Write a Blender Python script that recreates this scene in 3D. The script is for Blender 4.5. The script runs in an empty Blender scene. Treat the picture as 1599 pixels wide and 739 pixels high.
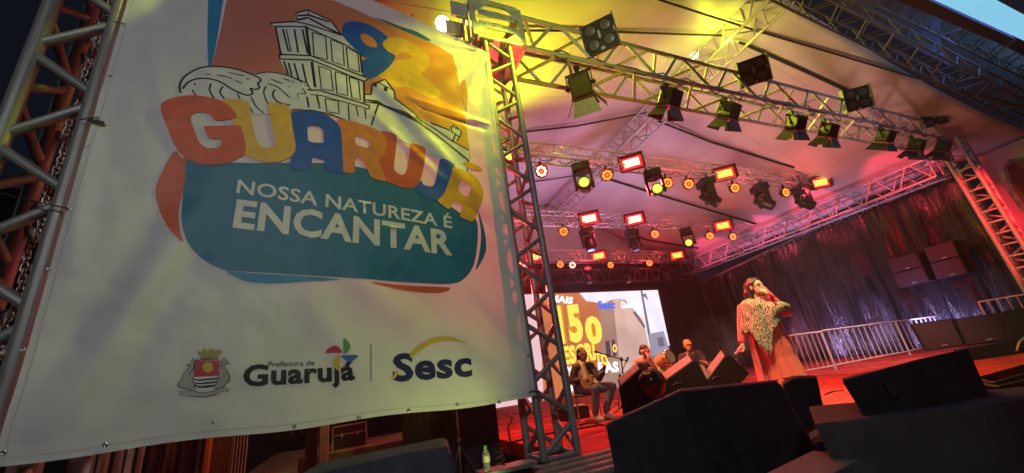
import bpy, bmesh, math, random
from mathutils import Vector, Matrix, Quaternion, geometry
from mathutils import noise as mnoise
random.seed(7)
SC = bpy.context.scene
COL = SC.collection
R_ = math.radians

# ------------------------------------------------------------------ camera
F_PX, W_PX, H_PX = 612.0, 1599.0, 739.0
def cam_axes(pitch, roll, yaw):
    cp, sp = math.cos(pitch), math.sin(pitch); cr, sr = math.cos(roll), math.sin(roll); c, s = math.cos(yaw), math.sin(yaw)
    Rz = Matrix(((c, s, 0), (-s, c, 0), (0, 0, 1))); Rw = Matrix(((1, 0, 0), (0, 0, -1), (0, 1, 0)))
    Rp = Matrix(((1, 0, 0), (0, cp, sp), (0, -sp, cp))); Rr = Matrix(((cr, -sr, 0), (sr, cr, 0), (0, 0, 1)))
    return Rr @ Rp @ Rw @ Rz
RC = cam_axes(R_(20.3), R_(-8.1), R_(-24.7))       # rows: right, down, forward
EYE = Vector((0, 0, 0.8))                           # stage deck is z = 0, camera stands on the ground before it
cam_d = bpy.data.cameras.new('camera'); cam = bpy.data.objects.new('camera', cam_d); COL.objects.link(cam)
cam_d.sensor_width = 36; cam_d.lens = F_PX / W_PX * 36; cam_d.clip_end = 2000; cam_d.clip_start = 0.02
M = Matrix((RC[0], -RC[1], -RC[2])).transposed().to_4x4(); M.translation = EYE; cam.matrix_world = M
SC.camera = cam

# ------------------------------------------------------------------ world: night sky
SC.view_settings.view_transform = 'Standard'; SC.view_settings.look = 'None'
SC.view_settings.exposure = 0.2; SC.view_settings.gamma = 1
wd = bpy.data.worlds.new('World'); SC.world = wd; wd.use_nodes = True
wd.node_tree.nodes['Background'].inputs[0].default_value = (0.25, 0.33, 0.62, 1)
wd.node_tree.nodes['Background'].inputs[1].default_value = 0.013
try:
    SC.cycles.use_denoising = True; SC.cycles.max_bounces = 6; SC.cycles.diffuse_bounces = 3
    SC.cycles.glossy_bounces = 3; SC.cycles.sample_clamp_indirect = 4.0; SC.cycles.blur_glossy = 1.0
except Exception: pass

# ------------------------------------------------------------------ lights
def light(kind, name, loc, energy, color, target=None, **kw):
    d = bpy.data.lights.new(name, kind); d.energy = energy; d.color = color
    for k, v in kw.items(): setattr(d, k, v)
    o = bpy.data.objects.new(name, d); COL.objects.link(o); o.location = loc
    if target is not None:
        o.rotation_mode = 'QUATERNION'
        o.rotation_quaternion = (Vector(target) - Vector(loc)).to_track_quat('-Z', 'Y')
    return o
# dim frontal street light reaching the banner, the tower and the front of the stage
light('SPOT', 'street_light', (-3.5, -7.0, 6.5), 1060, (.93, .96, .99), target=(-.2, 4.1, 2.6), spot_size=R_(62), spot_blend=.6, shadow_soft_size=.5)
YEL = (.92, 1.0, .03)
light('SPOT', 'yellow_corner_beam', (2.9, 3.2, 6.45), 560, YEL, target=(1.4, 4.06, 4.75), spot_size=R_(58), spot_blend=.9, shadow_soft_size=.04)  # added spot without a fixture, rakes the banner corner in yellow
light('SPOT', 'yellow_truss_beam', (2.2, 1.5, 3.2), 300, YEL, target=(3.6, 5.2, 6.6), spot_size=R_(62), spot_blend=.9, shadow_soft_size=.15)
light('SPOT', 'yellow_roof_beam', (3.2, 7.4, 5.9), 700, YEL, target=(3.6, 6.2, 8.2), spot_size=R_(140), spot_blend=1, shadow_soft_size=.2)
light('SPOT', 'yellow_ridge_beam', (6.8, 6.8, 6.2), 330, YEL, target=(9.6, 5.6, 9.0), spot_size=R_(70), spot_blend=1, shadow_soft_size=.2)
light('POINT', 'ridge_lamp', (9.4, 4.9, 8.6), 60, YEL, shadow_soft_size=.1)
# red wash from the side and the back, magenta wash on the roof
RED = (1.0, .05, .06)
light('SPOT', 'red_floor_wash', (8.5, 8.0, 5.7), 1700, RED, target=(6.5, 5.0, 0), spot_size=R_(110), spot_blend=.8, shadow_soft_size=.3)
light('SPOT', 'red_floor_wash_left', (3.6, 8.0, 5.7), 1100, RED, target=(2.5, 5.2, 0), spot_size=R_(70), spot_blend=.8, shadow_soft_size=.3)
light('SPOT', 'red_tower_wash', (15.2, 2.3, 4.4), 620, (1.0, .02, .03), target=(17.0, 4.2, 3.9), spot_size=R_(46), spot_blend=.6, shadow_soft_size=.1)
light('SPOT', 'magenta_roof_wash', (11.5, 6.0, 1.5), 600, (1.0, .50, .44), target=(12.0, 7.0, 8.5), spot_size=R_(120), spot_blend=1, shadow_soft_size=.6)
light('SPOT', 'violet_roof_wash', (8.0, 12.5, 3.0), 850, (.60, .50, 1.0), target=(9.0, 11.5, 8.5), spot_size=R_(120), spot_blend=1, shadow_soft_size=.5)
light('SPOT', 'violet_drape_wash', (16.5, 6.6, .25), 520, (.50, .42, 1.0), target=(18.2, 7.2, 1.7), spot_size=R_(120), spot_blend=1, shadow_soft_size=.12)
light('SPOT', 'violet_drape_wash_back', (16.5, 9.6, .25), 520, (.62, .42, 1.0), target=(18.2, 9.8, 1.7), spot_size=R_(120), spot_blend=1, shadow_soft_size=.12)
light('SPOT', 'pink_drape_wash', (16.5, 12.6, .4), 420, (1.0, .20, .28), target=(18.2, 12.4, 1.6), spot_size=R_(110), spot_blend=1, shadow_soft_size=.15)
# warm front light on the singer and the band
light('SPOT', 'warm_front_singer', (4.2, 2.3, 5.6), 2400, (1.0, .74, .34), target=(5.45, 3.9, 1.2), spot_size=R_(34), spot_blend=.6, shadow_soft_size=.12)
light('SPOT', 'red_back_singer', (3.2, 7.5, 5.8), 1300, (1, .05, .08), target=(5.4, 4.2, 1.2), spot_size=R_(30), spot_blend=.5, shadow_soft_size=.12)
# blue spill of the lit header
light('AREA', 'header_spill', (14.0, 2.35, 8.6), 70, (.18, .28, 1.0), target=(13.0, 3.2, 7.5), size=4.0)
light('SPOT', 'warm_front_band', (2.7, 6.9, 4.6), 900, (1.0, .58, .22), target=(5.4, 6.7, .95), spot_size=R_(52), spot_blend=.7, shadow_soft_size=.12)
light('SPOT', 'lavender_roof_spot', (3.4, 7.7, 5.8), 520, (.75, .55, 1.0), target=(5.6, 8.2, 8.2), spot_size=R_(50), spot_blend=1, shadow_soft_size=.1)
light('SPOT', 'rose_roof_spot', (6.6, 7.7, 5.8), 420, (1.0, .28, .42), target=(7.3, 8.6, 8.6), spot_size=R_(60), spot_blend=1, shadow_soft_size=.1)
light('SPOT', 'yellow_tower_beam', (-1.3, 3.4, 6.3), 60, YEL, target=(-2.2, 4.14, 4.9), spot_size=R_(18), spot_blend=.9, shadow_soft_size=.03)
light('SPOT', 'orange_tower_beam', (-.6, 6.8, .4), 40, (1, .30, .10), target=(-2.6, 4.7, 3.2), spot_size=R_(70), spot_blend=.9, shadow_soft_size=.05)
for i, (x, y, z, e) in enumerate(((3.6, 7.35, 5.75, 22), (6.2, 7.35, 5.75, 22), (9.2, 7.35, 5.8, 22), (12.2, 7.35, 5.8, 22), (15.2, 7.35, 5.8, 22), (5.5, 10.9, 5.5, 26), (8.5, 10.9, 5.5, 26), (11.5, 10.9, 5.5, 26), (14.5, 10.9, 5.5, 26), (7, 14.5, 5.4, 30), (10.5, 14.5, 5.4, 30), (14, 14.5, 5.4, 30))):
    light('POINT', 'red_truss_fill', (x, y, z), e, (1.0, .06, .08), shadow_soft_size=.08)  # added red points below the trusses, besides the LEDs of the pars
light('SPOT', 'red_wedge_wash', (4.2, 6.9, 5.5), 3200, RED, target=(6.6, 5.3, .5), spot_size=R_(42), spot_blend=.6, shadow_soft_size=.1)
light('SPOT', 'yellow_truss_back', (5.2, 6.6, 7.6), 1500, YEL, target=(6.8, 4.4, 6.1), spot_size=R_(100), spot_blend=.9, shadow_soft_size=.06)
light('SPOT', 'yellow_truss_back_right', (11.0, 6.6, 7.0), 340, YEL, target=(11.4, 4.4, 6.1), spot_size=R_(76), spot_blend=.9, shadow_soft_size=.06)
light('SPOT', 'pale_right_wash', (10.6, 4.5, 5.5), 1900, (1.0, .62, .60), target=(12.6, 6.8, .5), spot_size=R_(64), spot_blend=.9, shadow_soft_size=.1)
light('SPOT', 'yellow_streak', (2.75, 3.72, 3.75), 420, YEL, target=(.95, 4.06, 4.30), spot_size=R_(9), spot_blend=.8, shadow_soft_size=.02)  # this and the next two: added unseen spots, no fixture, streaking the banner
light('SPOT', 'yellow_streak_upper', (2.6, 3.7, 5.95), 110, YEL, target=(1.0, 4.06, 5.05), spot_size=R_(16), spot_blend=.9, shadow_soft_size=.02)
light('SPOT', 'yellow_streak_left', (-1.5, 3.75, 6.9), 160, (1.0, .95, .25), target=(-1.55, 4.06, 4.7), spot_size=R_(11), spot_blend=1, shadow_soft_size=.02)
for y in (5.6, 8.2, 10.8, 13.4):
    light('SPOT', 'pink_side_wash', (14.0, y, 5.25), 560, (1.0, .05, .10) if y < 9 else (1.0, .08, .20), target=(17.5, y+.1, 5.55), spot_size=R_(42), spot_blend=.5, shadow_soft_size=.06)
light('SPOT', 'yellow_low_beam', (1.3, 3.1, -.2), 42, (.86, 1.0, .22), target=(.5, 4.06, 1.3), spot_size=R_(100), spot_blend=1, shadow_soft_size=.04)
light('SPOT', 'red_tower_back', (3.0, 7.2, 2.4), 3400, RED, target=(2.1, 4.3, 3.2), spot_size=R_(80), spot_blend=.8, shadow_soft_size=.05)
for (y, z, e) in ((7.75, 6.34, 3.2), (11.3, 6.13, 4.0), (15.0, 5.94, 5.0)):
    for x in (3.2, 5.4, 7.8, 10.2, 12.6, 15.0):
        light('POINT', 'truss_fill', (x, y, z), e, (1.0, .10, .10) if not (y < 8 and x < 7) else (1.0, .75, .05), shadow_soft_size=.04)  # added points inside the trusses to colour the bars, no fixture there
light('SPOT', 'green_band_beam', (6.6, 7.6, 5.6), 420, (.32, 1.0, .05), target=(6.1, 5.9, .4), spot_size=R_(16), spot_blend=.8, shadow_soft_size=.05)
light('SPOT', 'red_hair_beam', (4.0, 5.4, 3.4), 900, RED, target=(5.32, 3.95, 1.5), spot_size=R_(20), spot_blend=.7, shadow_soft_size=.05)
light('SPOT', 'red_tower_wash_low', (15.4, 2.4, 2.7), 420, (1.0, .02, .03), target=(17.0, 4.2, 2.6), spot_size=R_(56), spot_blend=.5, shadow_soft_size=.1)


# ------------------------------------------------------------------ helpers
def ray(px, py):
    d = Vector((px - W_PX/2, py - H_PX/2, F_PX)); return RC.transposed() @ d
def at(px, py, X=None, Y=None, Z=None, D=None):
    r = ray(px, py)
    if X is not None: t = X / r.x
    elif Y is not None: t = Y / r.y
    elif Z is not None: t = (Z - EYE.z) / r.z
    else: t = D / r.length
    return EYE + r * t
WM = {}
def par(o, parent, M=None):
    M = M or Matrix.Identity(4)
    o.matrix_basis = M
    if parent is not None:
        o.parent = parent; o.matrix_parent_inverse = WM[parent.name].inverted()
    WM[o.name] = M.copy(); return o
def tag(o, label=None, cat=None, group=None, kind=None):
    if label: o['label'] = label
    if cat: o['category'] = cat
    if group: o['group'] = group
    if kind: o['kind'] = kind
    return o
def thing(name, label, cat, loc=(0, 0, 0), rz=0.0, group=None):
    o = bpy.data.objects.new(name, None); COL.objects.link(o); o.empty_display_size = 0.2
    o.location = loc; o.rotation_euler = (0, 0, rz)
    WM[o.name] = Matrix.Translation(Vector(loc)) @ Matrix.Rotation(rz, 4, 'Z')
    return tag(o, label, cat, group)
def copy_tree(o, parent=None):
    c = o.copy(); COL.objects.link(c)
    if parent is not None: c.parent = parent
    for ch in list(o.children): copy_tree(ch, c)
    return c
def kid(root, *names):
    out = []
    for c in root.children:
        if c.name.split('.')[0] in names: out.append(c)
        out += kid(c, *names)
    return out
class MB:
    def __init__(s): s.bm = bmesh.new()
    def _new(s, n0): return s.bm.verts[:][n0:]
    def hexa(s, p, bevel=0, seg=1):
        v = [s.bm.verts.new(q) for q in p]
        fs = [s.bm.faces.new([v[i] for i in f]) for f in ((0,3,2,1),(4,5,6,7),(0,1,5,4),(1,2,6,5),(2,3,7,6),(3,0,4,7))]
        if bevel:
            es = list({e for f in fs for e in f.edges})
            bmesh.ops.bevel(s.bm, geom=es, offset=bevel, segments=seg, affect='EDGES', profile=0.5)
        return s
    def box(s, c, size, M=None, bevel=0, seg=1):
        c = Vector(c); x, y, z = [q/2 for q in size]
        p = [c + Vector(q) for q in ((-x,-y,-z),(x,-y,-z),(x,y,-z),(-x,y,-z),(-x,-y,z),(x,-y,z),(x,y,z),(-x,y,z))]
        if M is not None: p = [M @ q for q in p]
        return s.hexa(p, bevel, seg)
    def cyl(s, a, b, r0, r1=None, n=10, caps=True):
        a, b = Vector(a), Vector(b); r1 = r0 if r1 is None else r1
        q = (b - a).to_track_quat('Z', 'Y')
        A = [s.bm.verts.new(a + q @ Vector((r0*math.cos(t), r0*math.sin(t), 0))) for t in [2*math.pi*i/n for i in range(n)]]
        B = [s.bm.verts.new(b + q @ Vector((r1*math.cos(t), r1*math.sin(t), 0))) for t in [2*math.pi*i/n for i in range(n)]]
        for i in range(n):
            f = s.bm.faces.new((A[i], A[(i+1) % n], B[(i+1) % n], B[i])); f.smooth = True
        if caps: s.bm.faces.new(A[::-1]); s.bm.faces.new(B)
        return s
    def lathe(s, prof, n=20, M=None, smooth=True):           # profile of (r, z)
        M = M or Matrix.Identity(4); rings = []
        for r, z in prof:
            if r < 1e-6: rings.append([s.bm.verts.new(M @ Vector((0, 0, z)))])
            else: rings.append([s.bm.verts.new(M @ Vector((r*math.cos(2*math.pi*i/n), r*math.sin(2*math.pi*i/n), z))) for i in range(n)])
        for A, B in zip(rings, rings[1:]):
            for i in range(n):
                j = (i+1) % n
                vs = [A[i % len(A)], A[j % len(A)], B[j % len(B)], B[i % len(B)]]
                u = []
                for v in vs:
                    if v not in u: u.append(v)
                if len(u) > 2:
                    f = s.bm.faces.new(u); f.smooth = smooth
        return s
    def path(s, pts, r, n=6):
        pts = [Vector(p) for p in pts]; rings = []
        for i, p in enumerate(pts):
            d = (pts[min(i+1, len(pts)-1)] - pts[max(i-1, 0)])
            q = d.to_track_quat('Z', 'Y'); rr = r[i] if isinstance(r, (list, tuple)) else r
            rings.append([s.bm.verts.new(p + q @ Vector((rr*math.cos(2*math.pi*k/n), rr*math.sin(2*math.pi*k/n), 0))) for k in range(n)])
        for A, B in zip(rings, rings[1:]):
            # keep ring twist minimal
            off = min(range(n), key=lambda o: sum((A[k].co - B[(k+o) % n].co).length for k in range(n)))
            for k in range(n):
                f = s.bm.faces.new((A[k], A[(k+1) % n], B[(k+1+off) % n], B[(k+off) % n])); f.smooth = True
            B[:] = B[off:] + B[:off]
        s.bm.faces.new(rings[0][::-1]); s.bm.faces.new(rings[-1]); return s
    def grid(s, fn, nu, nv, smooth=True):
        V = [[s.bm.verts.new(fn(i/nu, j/nv)) for i in range(nu+1)] for j in range(nv+1)]
        for j in range(nv):
            for i in range(nu):
                f = s.bm.faces.new((V[j][i], V[j][i+1], V[j+1][i+1], V[j+1][i])); f.smooth = smooth
        return s
    def prism(s, poly, a, b, bevel=0):                        # convex or concave polygon (list of 3-D points) pushed by vectors a..b
        A = [s.bm.verts.new(Vector(p)+a) for p in poly]; B = [s.bm.verts.new(Vector(p)+b) for p in poly]; n = len(A)
        fs = [s.bm.faces.new(A[::-1]), s.bm.faces.new(B)]
        fs += [s.bm.faces.new((A[i], A[(i+1) % n], B[(i+1) % n], B[i])) for i in range(n)]
        if bevel:
            bmesh.ops.bevel(s.bm, geom=list({e for f in fs for e in f.edges}), offset=bevel, segments=2, affect='EDGES', profile=0.5)
        return s
    def build(s, name, mat, parent=None, M=None, smooth=None, keep_normals=False):
        if not keep_normals: bmesh.ops.recalc_face_normals(s.bm, faces=s.bm.faces[:])
        me = bpy.data.meshes.new(name); s.bm.to_mesh(me); s.bm.free()
        if smooth:
            for p in me.polygons: p.use_smooth = True
        if isinstance(mat, (list, tuple)):
            for m in mat: me.materials.append(m)
        else: me.materials.append(mat)
        o = bpy.data.objects.new(name, me); COL.objects.link(o)
        return par(o, parent, M)
_unit = {}
def tube(name, a, b, r, mat, parent, n=8):
    key = (mat.name, n)
    if key not in _unit:
        m = MB(); m.cyl((0, 0, -.5), (0, 0, .5), 1, n=n)
        me = bpy.data.meshes.new('tube'); m.bm.to_mesh(me); m.bm.free(); me.materials.append(mat); _unit[key] = me
    a, b = Vector(a), Vector(b); d = b - a
    o = bpy.data.objects.new(name, _unit[key]); COL.objects.link(o)
    Mx = Matrix.Translation((a+b)/2) @ d.to_track_quat('Z', 'Y').to_matrix().to_4x4() @ Matrix.Diagonal((r, r, d.length, 1))
    return par(o, parent, Mx)

# ------------------------------------------------------------------ materials
MATS = {}
def mat(name, col, rough=.5, metal=0.0, var=.15, vscale=6.0, bump=0.0, bscale=40.0, emit=None, estr=0.0, spec=.5, alpha=1.0, trans=0.0, sheen=0.0, rvar=0.0, coat=0.0):
    if name in MATS: return MATS[name]
    m = bpy.data.materials.new(name); m.use_nodes = True; nt = m.node_tree; b = nt.nodes['Principled BSDF']
    b.inputs['Base Color'].default_value = (*col, 1); b.inputs['Roughness'].default_value = rough; b.inputs['Metallic'].default_value = metal
    b.inputs['Specular IOR Level'].default_value = spec; b.inputs['Transmission Weight'].default_value = trans
    if coat: b.inputs['Coat Weight'].default_value = coat
    if sheen: b.inputs['Sheen Weight'].default_value = sheen
    tc = nt.nodes.new('ShaderNodeTexCoord')
    if var:
        n = nt.nodes.new('ShaderNodeTexNoise'); n.inputs['Scale'].default_value = vscale; n.inputs['Detail'].default_value = 5
        nt.links.new(tc.outputs['Object'], n.inputs['Vector'])
        r = nt.nodes.new('ShaderNodeValToRGB'); r.color_ramp.elements[0].position = .3; r.color_ramp.elements[1].position = .72
        r.color_ramp.elements[0].color = (*[c*(1-var) for c in col], 1); r.color_ramp.elements[1].color = (*[min(1, c*(1+var)) for c in col], 1)
        nt.links.new(n.outputs['Fac'], r.inputs[0]); nt.links.new(r.outputs[0], b.inputs['Base Color'])
        if rvar:
            mr = nt.nodes.new('ShaderNodeMapRange'); mr.inputs[3].default_value = max(0, rough-rvar); mr.inputs[4].default_value = min(1, rough+rvar)
            nt.links.new(n.outputs['Fac'], mr.inputs[0]); nt.links.new(mr.outputs[0], b.inputs['Roughness'])
    if bump:
        n2 = nt.nodes.new('ShaderNodeTexNoise'); n2.inputs['Scale'].default_value = bscale; n2.inputs['Detail'].default_value = 4
        nt.links.new(tc.outputs['Object'], n2.inputs['Vector'])
        bp = nt.nodes.new('ShaderNodeBump'); bp.inputs['Strength'].default_value = bump; bp.inputs['Distance'].default_value = .02
        nt.links.new(n2.outputs['Fac'], bp.inputs['Height']); nt.links.new(bp.outputs['Normal'], b.inputs['Normal'])
    if emit:
        b.inputs['Emission Color'].default_value = (*emit, 1); b.inputs['Emission Strength'].default_value = estr
    MATS[name] = m; return m
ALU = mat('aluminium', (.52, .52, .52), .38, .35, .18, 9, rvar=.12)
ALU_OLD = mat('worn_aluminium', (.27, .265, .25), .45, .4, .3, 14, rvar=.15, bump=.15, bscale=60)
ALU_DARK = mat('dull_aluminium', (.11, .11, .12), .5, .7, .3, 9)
BLACK = mat('black_paint', (.022, .022, .024), .45, 0, .4, 12, bump=.1, bscale=90)
BLACK_GLOSS = mat('black_gloss', (.012, .012, .014), .12, 0, .2, 5)
RUBBER = mat('black_rubber', (.018, .017, .018), .6, 0, .3, 20)
STEEL = mat('bare_steel', (.5, .5, .5), .3, 1, .2, 12)
CARPET = mat('red_carpet', (.50, .035, .03), .9, 0, .45, 2.2, bump=.5, bscale=220)
SPK = mat('speaker_paint', (.011, .011, .014), .62, 0, .45, 8, bump=.45, bscale=130, spec=.22)
def scuff(m, col, scale, lo, hi):
    nt = m.node_tree; b = nt.nodes['Principled BSDF']; src = b.inputs['Base Color'].links[0].from_socket
    tc = nt.nodes.new('ShaderNodeTexCoord'); mp = nt.nodes.new('ShaderNodeMapping'); mp.inputs['Scale'].default_value = (1, 1, 3.5); mp.inputs['Rotation'].default_value = (.4, .7, .3)
    n = nt.nodes.new('ShaderNodeTexNoise'); n.inputs['Scale'].default_value = scale; n.inputs['Detail'].default_value = 9; n.inputs['Roughness'].default_value = .75
    r = nt.nodes.new('ShaderNodeMapRange'); r.inputs[1].default_value = lo; r.inputs[2].default_value = hi
    mx = nt.nodes.new('ShaderNodeMixRGB'); mx.inputs[2].default_value = (*col, 1)
    nt.links.new(tc.outputs['Object'], mp.inputs[0]); nt.links.new(mp.outputs[0], n.inputs['Vector']); nt.links.new(n.outputs['Fac'], r.inputs[0]); nt.links.new(r.outputs[0], mx.inputs[0]); nt.links.new(src, mx.inputs[1]); nt.links.new(mx.outputs[0], b.inputs['Base Color'])
scuff(SPK, (.055, .052, .055), 9, .60, .72)
scuff(ALU, (.20, .19, .18), 14, .58, .70); scuff(ALU_OLD, (.10, .09, .08), 16, .56, .68)
GRILLE = mat('speaker_grille', (.03, .028, .03), .55, .3, .3, 60, bump=.6, bscale=260)
PVC = mat('white_roof_pvc', (.60, .57, .54), .42, 0, .10, .9, bump=.25, bscale=3)
LENS = mat('lamp_lens', (.5, .5, .52), .12, 0, .1, 30, coat=.6)
HALO_RED = mat('red_halo_glow', (.62, .03, .035), .3, emit=(1, .012, .025), estr=.75, var=0)  # red halo round the LED rows, put in as a glowing plate
PAR_HALO = mat('par_halo_glow', (.4, .02, .025), .3, emit=(1, .012, .02), estr=.28, var=0)  # par plate glows red in place of a halo round its LEDs
RED_LED = mat('red_led', (.3, .05, .03), .4, emit=(1, .16, .03), estr=2.2, var=0)
WARM_LED = mat('warm_led', (.3, .2, .1), .4, emit=(1, .30, .03), estr=1.8, var=0)
HOT_LED = mat('hot_red_led', (.3, .2, .1), .4, emit=(1, .62, .42), estr=2.6, var=0)
YELLOW_LENS = mat('yellow_lens', (.3, .3, .05), .2, emit=(.75, 1, .03), estr=2.2, var=0)
def hot_core(m, r, c0, s0, c1, s1):
    nt = m.node_tree; b = nt.nodes['Principled BSDF']; tc = nt.nodes.new('ShaderNodeTexCoord'); mu = nt.nodes.new('ShaderNodeVectorMath'); mu.operation = 'MULTIPLY'; mu.inputs[1].default_value = (1, 0, 1)
    ln = nt.nodes.new('ShaderNodeVectorMath'); ln.operation = 'LENGTH'; mr = nt.nodes.new('ShaderNodeMapRange'); mr.inputs[2].default_value = r
    rp = nt.nodes.new('ShaderNodeValToRGB'); rp.color_ramp.elements[0].color = (*[c*s0/3 for c in c0], 1); rp.color_ramp.elements[1].color = (*[c*s1/3 for c in c1], 1); rp.color_ramp.elements[0].position = .2
    nt.links.new(tc.outputs['Object'], mu.inputs[0]); nt.links.new(mu.outputs[0], ln.inputs[0]); nt.links.new(ln.outputs['Value'], mr.inputs[0]); nt.links.new(mr.outputs[0], rp.inputs[0]); nt.links.new(rp.outputs[0], b.inputs['Emission Color']); b.inputs['Emission Strength'].default_value = 3
hot_core(YELLOW_LENS, .125, (.92, 1, .14), 1.7, (.42, .75, .02), .75)
WHITE_HOT = mat('white_hot_lamp', (.8, .8, .7), .2, emit=(1, .95, .45), estr=40, var=0)

# ------------------------------------------------------------------ trusses
def truss(name, label, A, B, bays, r, rb, m, ladder=(), group=None, cat='truss', base=None, rung=True):
    """A, B: four corner points each, in ring order, at the two ends."""
    A = [Vector(p) for p in A]; B = [Vector(p) for p in B]
    root = thing(name, label, cat, base if base is not None else A[0], 0, group)
    for a, b in zip(A, B): tube('chord', a, b, r, m, root)
    L = lambda k, t: A[k].lerp(B[k], t)
    for f in range(4):
        k0, k1 = f, (f+1) % 4
        if f in ladder:
            for i in range(bays*2+1): tube('rung', L(k0, i/(bays*2)), L(k1, i/(bays*2)), rb, m, root, 6)
            continue
        for i in range(bays):
            t0, tm, t1 = i/bays, (i+.5)/bays, (i+1)/bays; e = .06/bays
            tube('brace', L(k0, t0+e), L(k1, tm-e), rb, m, root, 6); tube('brace', L(k1, tm+e), L(k0, t1-e), rb, m, root, 6)
        if rung:
            for t in (0, 1): tube('end_bar', L(k0, t), L(k1, t), rb*1.1, m, root, 6)
    return root

# ================================================================== SETTING
GZ = -0.8
def sheet(name, pts, m, kind='structure'):
    b = MB(); v = [b.bm.verts.new(p) for p in pts]; b.bm.faces.new(v)
    o = b.build(name, m, keep_normals=True); o['kind'] = kind; return o
ASPH = mat('night_asphalt', (.05, .05, .052), .85, 0, .4, 3, bump=.4, bscale=60)
sheet('ground', [(-400, -400, GZ), (400, -400, GZ), (400, 400, GZ), (-400, 400, GZ)], ASPH)
# stage deck: red carpet over a platform
b = MB(); b.box(((2.3+18.3)/2, (4.05+15.9)/2, -.09), (16.0, 11.85, .18)); o = b.build('stage_deck', CARPET); o['kind'] = 'structure'
scuff(CARPET, (.14, .018, .018), 2.4, .52, .68)
JOINT = mat('deck_joint', (.06, .01, .01), .9, 0, .2)
for k in range(7):
    m = MB(); m.box((4.3+2*k, 10, .002), (.02, 11.6, .004)); m.build('joint', JOINT, o)
for k in range(9):
    m = MB(); m.box((10.3, 5.2+1.2*k, .0025), (15.8, .018, .003)); m.build('joint', JOINT, o)
sk = MB(); sk.box((10.3, 4.35, (GZ-.18)/2), (15.9, .05, -GZ-.2)); t = sk.build('stage_skirt', mat('black_skirt', (.015, .014, .016), .8, 0, .3, 8)); t['kind'] = 'structure'
# left wing platform (grey boards) behind the banner
b = MB(); b.box((.3, 8.6, -.06), (3.4, 6.0, .12)); o = b.build('wing_platform', mat('grey_ply', (.13, .125, .13), .7, 0, .35, 3, bump=.2)); o['kind'] = 'structure'

# stage edge: ribbed aluminium lip with separate rails
lip = thing('stage_edge', 'ribbed metal stage edge under the foot of the banner tower', 'stage edge', (1.9, 4.0, -.1))
for i, (y, z) in enumerate(((4.02, -.02), (3.93, -.05), (3.84, -.08), (3.75, -.11))):
    b = MB(); b.box((3.0, y, z), (2.6, .07, .06), bevel=.012); b.build('rail', ALU_OLD, lip)
b = MB(); b.box((3.0, 3.88, -.2), (2.6, .3, .1)); b.build('rail_bed', BLACK, lip)

# ------------------------------------------------------------------ roof fabric and its frame
RX, RZ = 9.8, 9.35
EL, ER = (-2.2, 6.35), (18.4, 5.55)
def roof_z(x): return RZ + (EL[1]-RZ)*(RX-x)/(RX-EL[0]) if x < RX else RZ + (ER[1]-RZ)*(x-RX)/(ER[0]-RX)
def roof_fn(u, v):
    x = EL[0] + (ER[0]-EL[0])*u
    y0 = 3.0 + .75*math.sin(math.pi*min(1, max(0, (x-EL[0])/(ER[0]-EL[0]))))**.7
    y = y0 + (16.2-y0)*v
    s = (y-y0) % 2.6/2.6
    z = roof_z(x) - .07*math.sin(math.pi*min(1, abs(x-RX)/8.6)) - .05*math.sin(math.pi*s)**.5 + .05*mnoise.noise((x*.35, y*.3, 2))
    return Vector((x, y, z))
b = MB(); b.grid(roof_fn, 90, 60); canopy = b.build('roof_canopy', PVC, keep_normals=True)
sol = canopy.modifiers.new('thick', 'SOLIDIFY'); sol.thickness = .012
tag(canopy, 'white fabric roof canopy stretched over the whole stage', 'roof canopy')
for k in range(1, 6):                                     # welded seams from eave to eave, and one along each slope
    m = MB(); pts = [roof_fn(i/40, (k*2.45-.9)/13.2) + Vector((0, 0, -.014)) for i in range(41)]; m.path(pts, .005, 4); m.build('seam', mat('roof_seam', (.42, .39, .37), .6, 0, .1), canopy)
for uu in (.2, .42, .72, .88):
    m = MB(); m.path([roof_fn(uu, i/30) + Vector((0, 0, -.014)) for i in range(31)], .005, 4); m.build('seam', MATS['roof_seam'], canopy)
# gable end at the back
b = MB(); b.grid(lambda u, v: Vector((EL[0]+(ER[0]-EL[0])*u, 16.3, 5.0 + (roof_z(EL[0]+(ER[0]-EL[0])*u)-5.0)*v)), 40, 4)
g = b.build('gable_cloth', PVC); tag(g, 'pale fabric gable closing the back end of the roof', 'gable')

def hit_roof(px, py, off=.12):
    r = ray(px, py)
    best = None
    for (x1, z1) in (EL, ER):
        # plane through (RX,RZ) and (x1,z1), parallel to Y
        n = Vector((z1-RZ, 0, -(x1-RX))); dn = n.dot(r)
        if abs(dn) < 1e-6: continue
        t = n.dot(Vector((RX, 0, RZ-off)) - EYE)/dn
        p = EYE + r*t
        if t > 0 and ((x1 < RX) == (p.x < RX)): best = p
    return best

def square(c0, w, h, axis):
    """ring of 4 corners round centre c0, w across, h high, for a truss running along axis ('X','Y','Z')."""
    c0 = Vector(c0)
    if axis == 'X': d = [(0, -w/2, -h/2), (0, -w/2, h/2), (0, w/2, h/2), (0, w/2, -h/2)]
    elif axis == 'Y': d = [(-w/2, 0, -h/2), (-w/2, 0, h/2), (w/2, 0, h/2), (w/2, 0, -h/2)]
    else: d = [(-w/2, -w/2, 0), (w/2, -w/2, 0), (w/2, w/2, 0), (-w/2, w/2, 0)]
    return [c0 + Vector(q) for q in d]

# front truss
fa = [Vector((2.62, 4.16, 5.77)), Vector((2.62, 4.16, 6.44)), Vector((2.62, 4.84, 6.44)), Vector((2.62, 4.84, 5.77))]
fb = [Vector((16.75, 4.16, 5.91)), Vector((16.75, 4.16, 6.44)), Vector((16.75, 4.84, 6.44)), Vector((16.75, 4.84, 5.91))]
truss('truss', 'long front roof truss carrying the barn-door spotlights and square blinders', fa, fb, 10, .042, .030, ALU)
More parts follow.
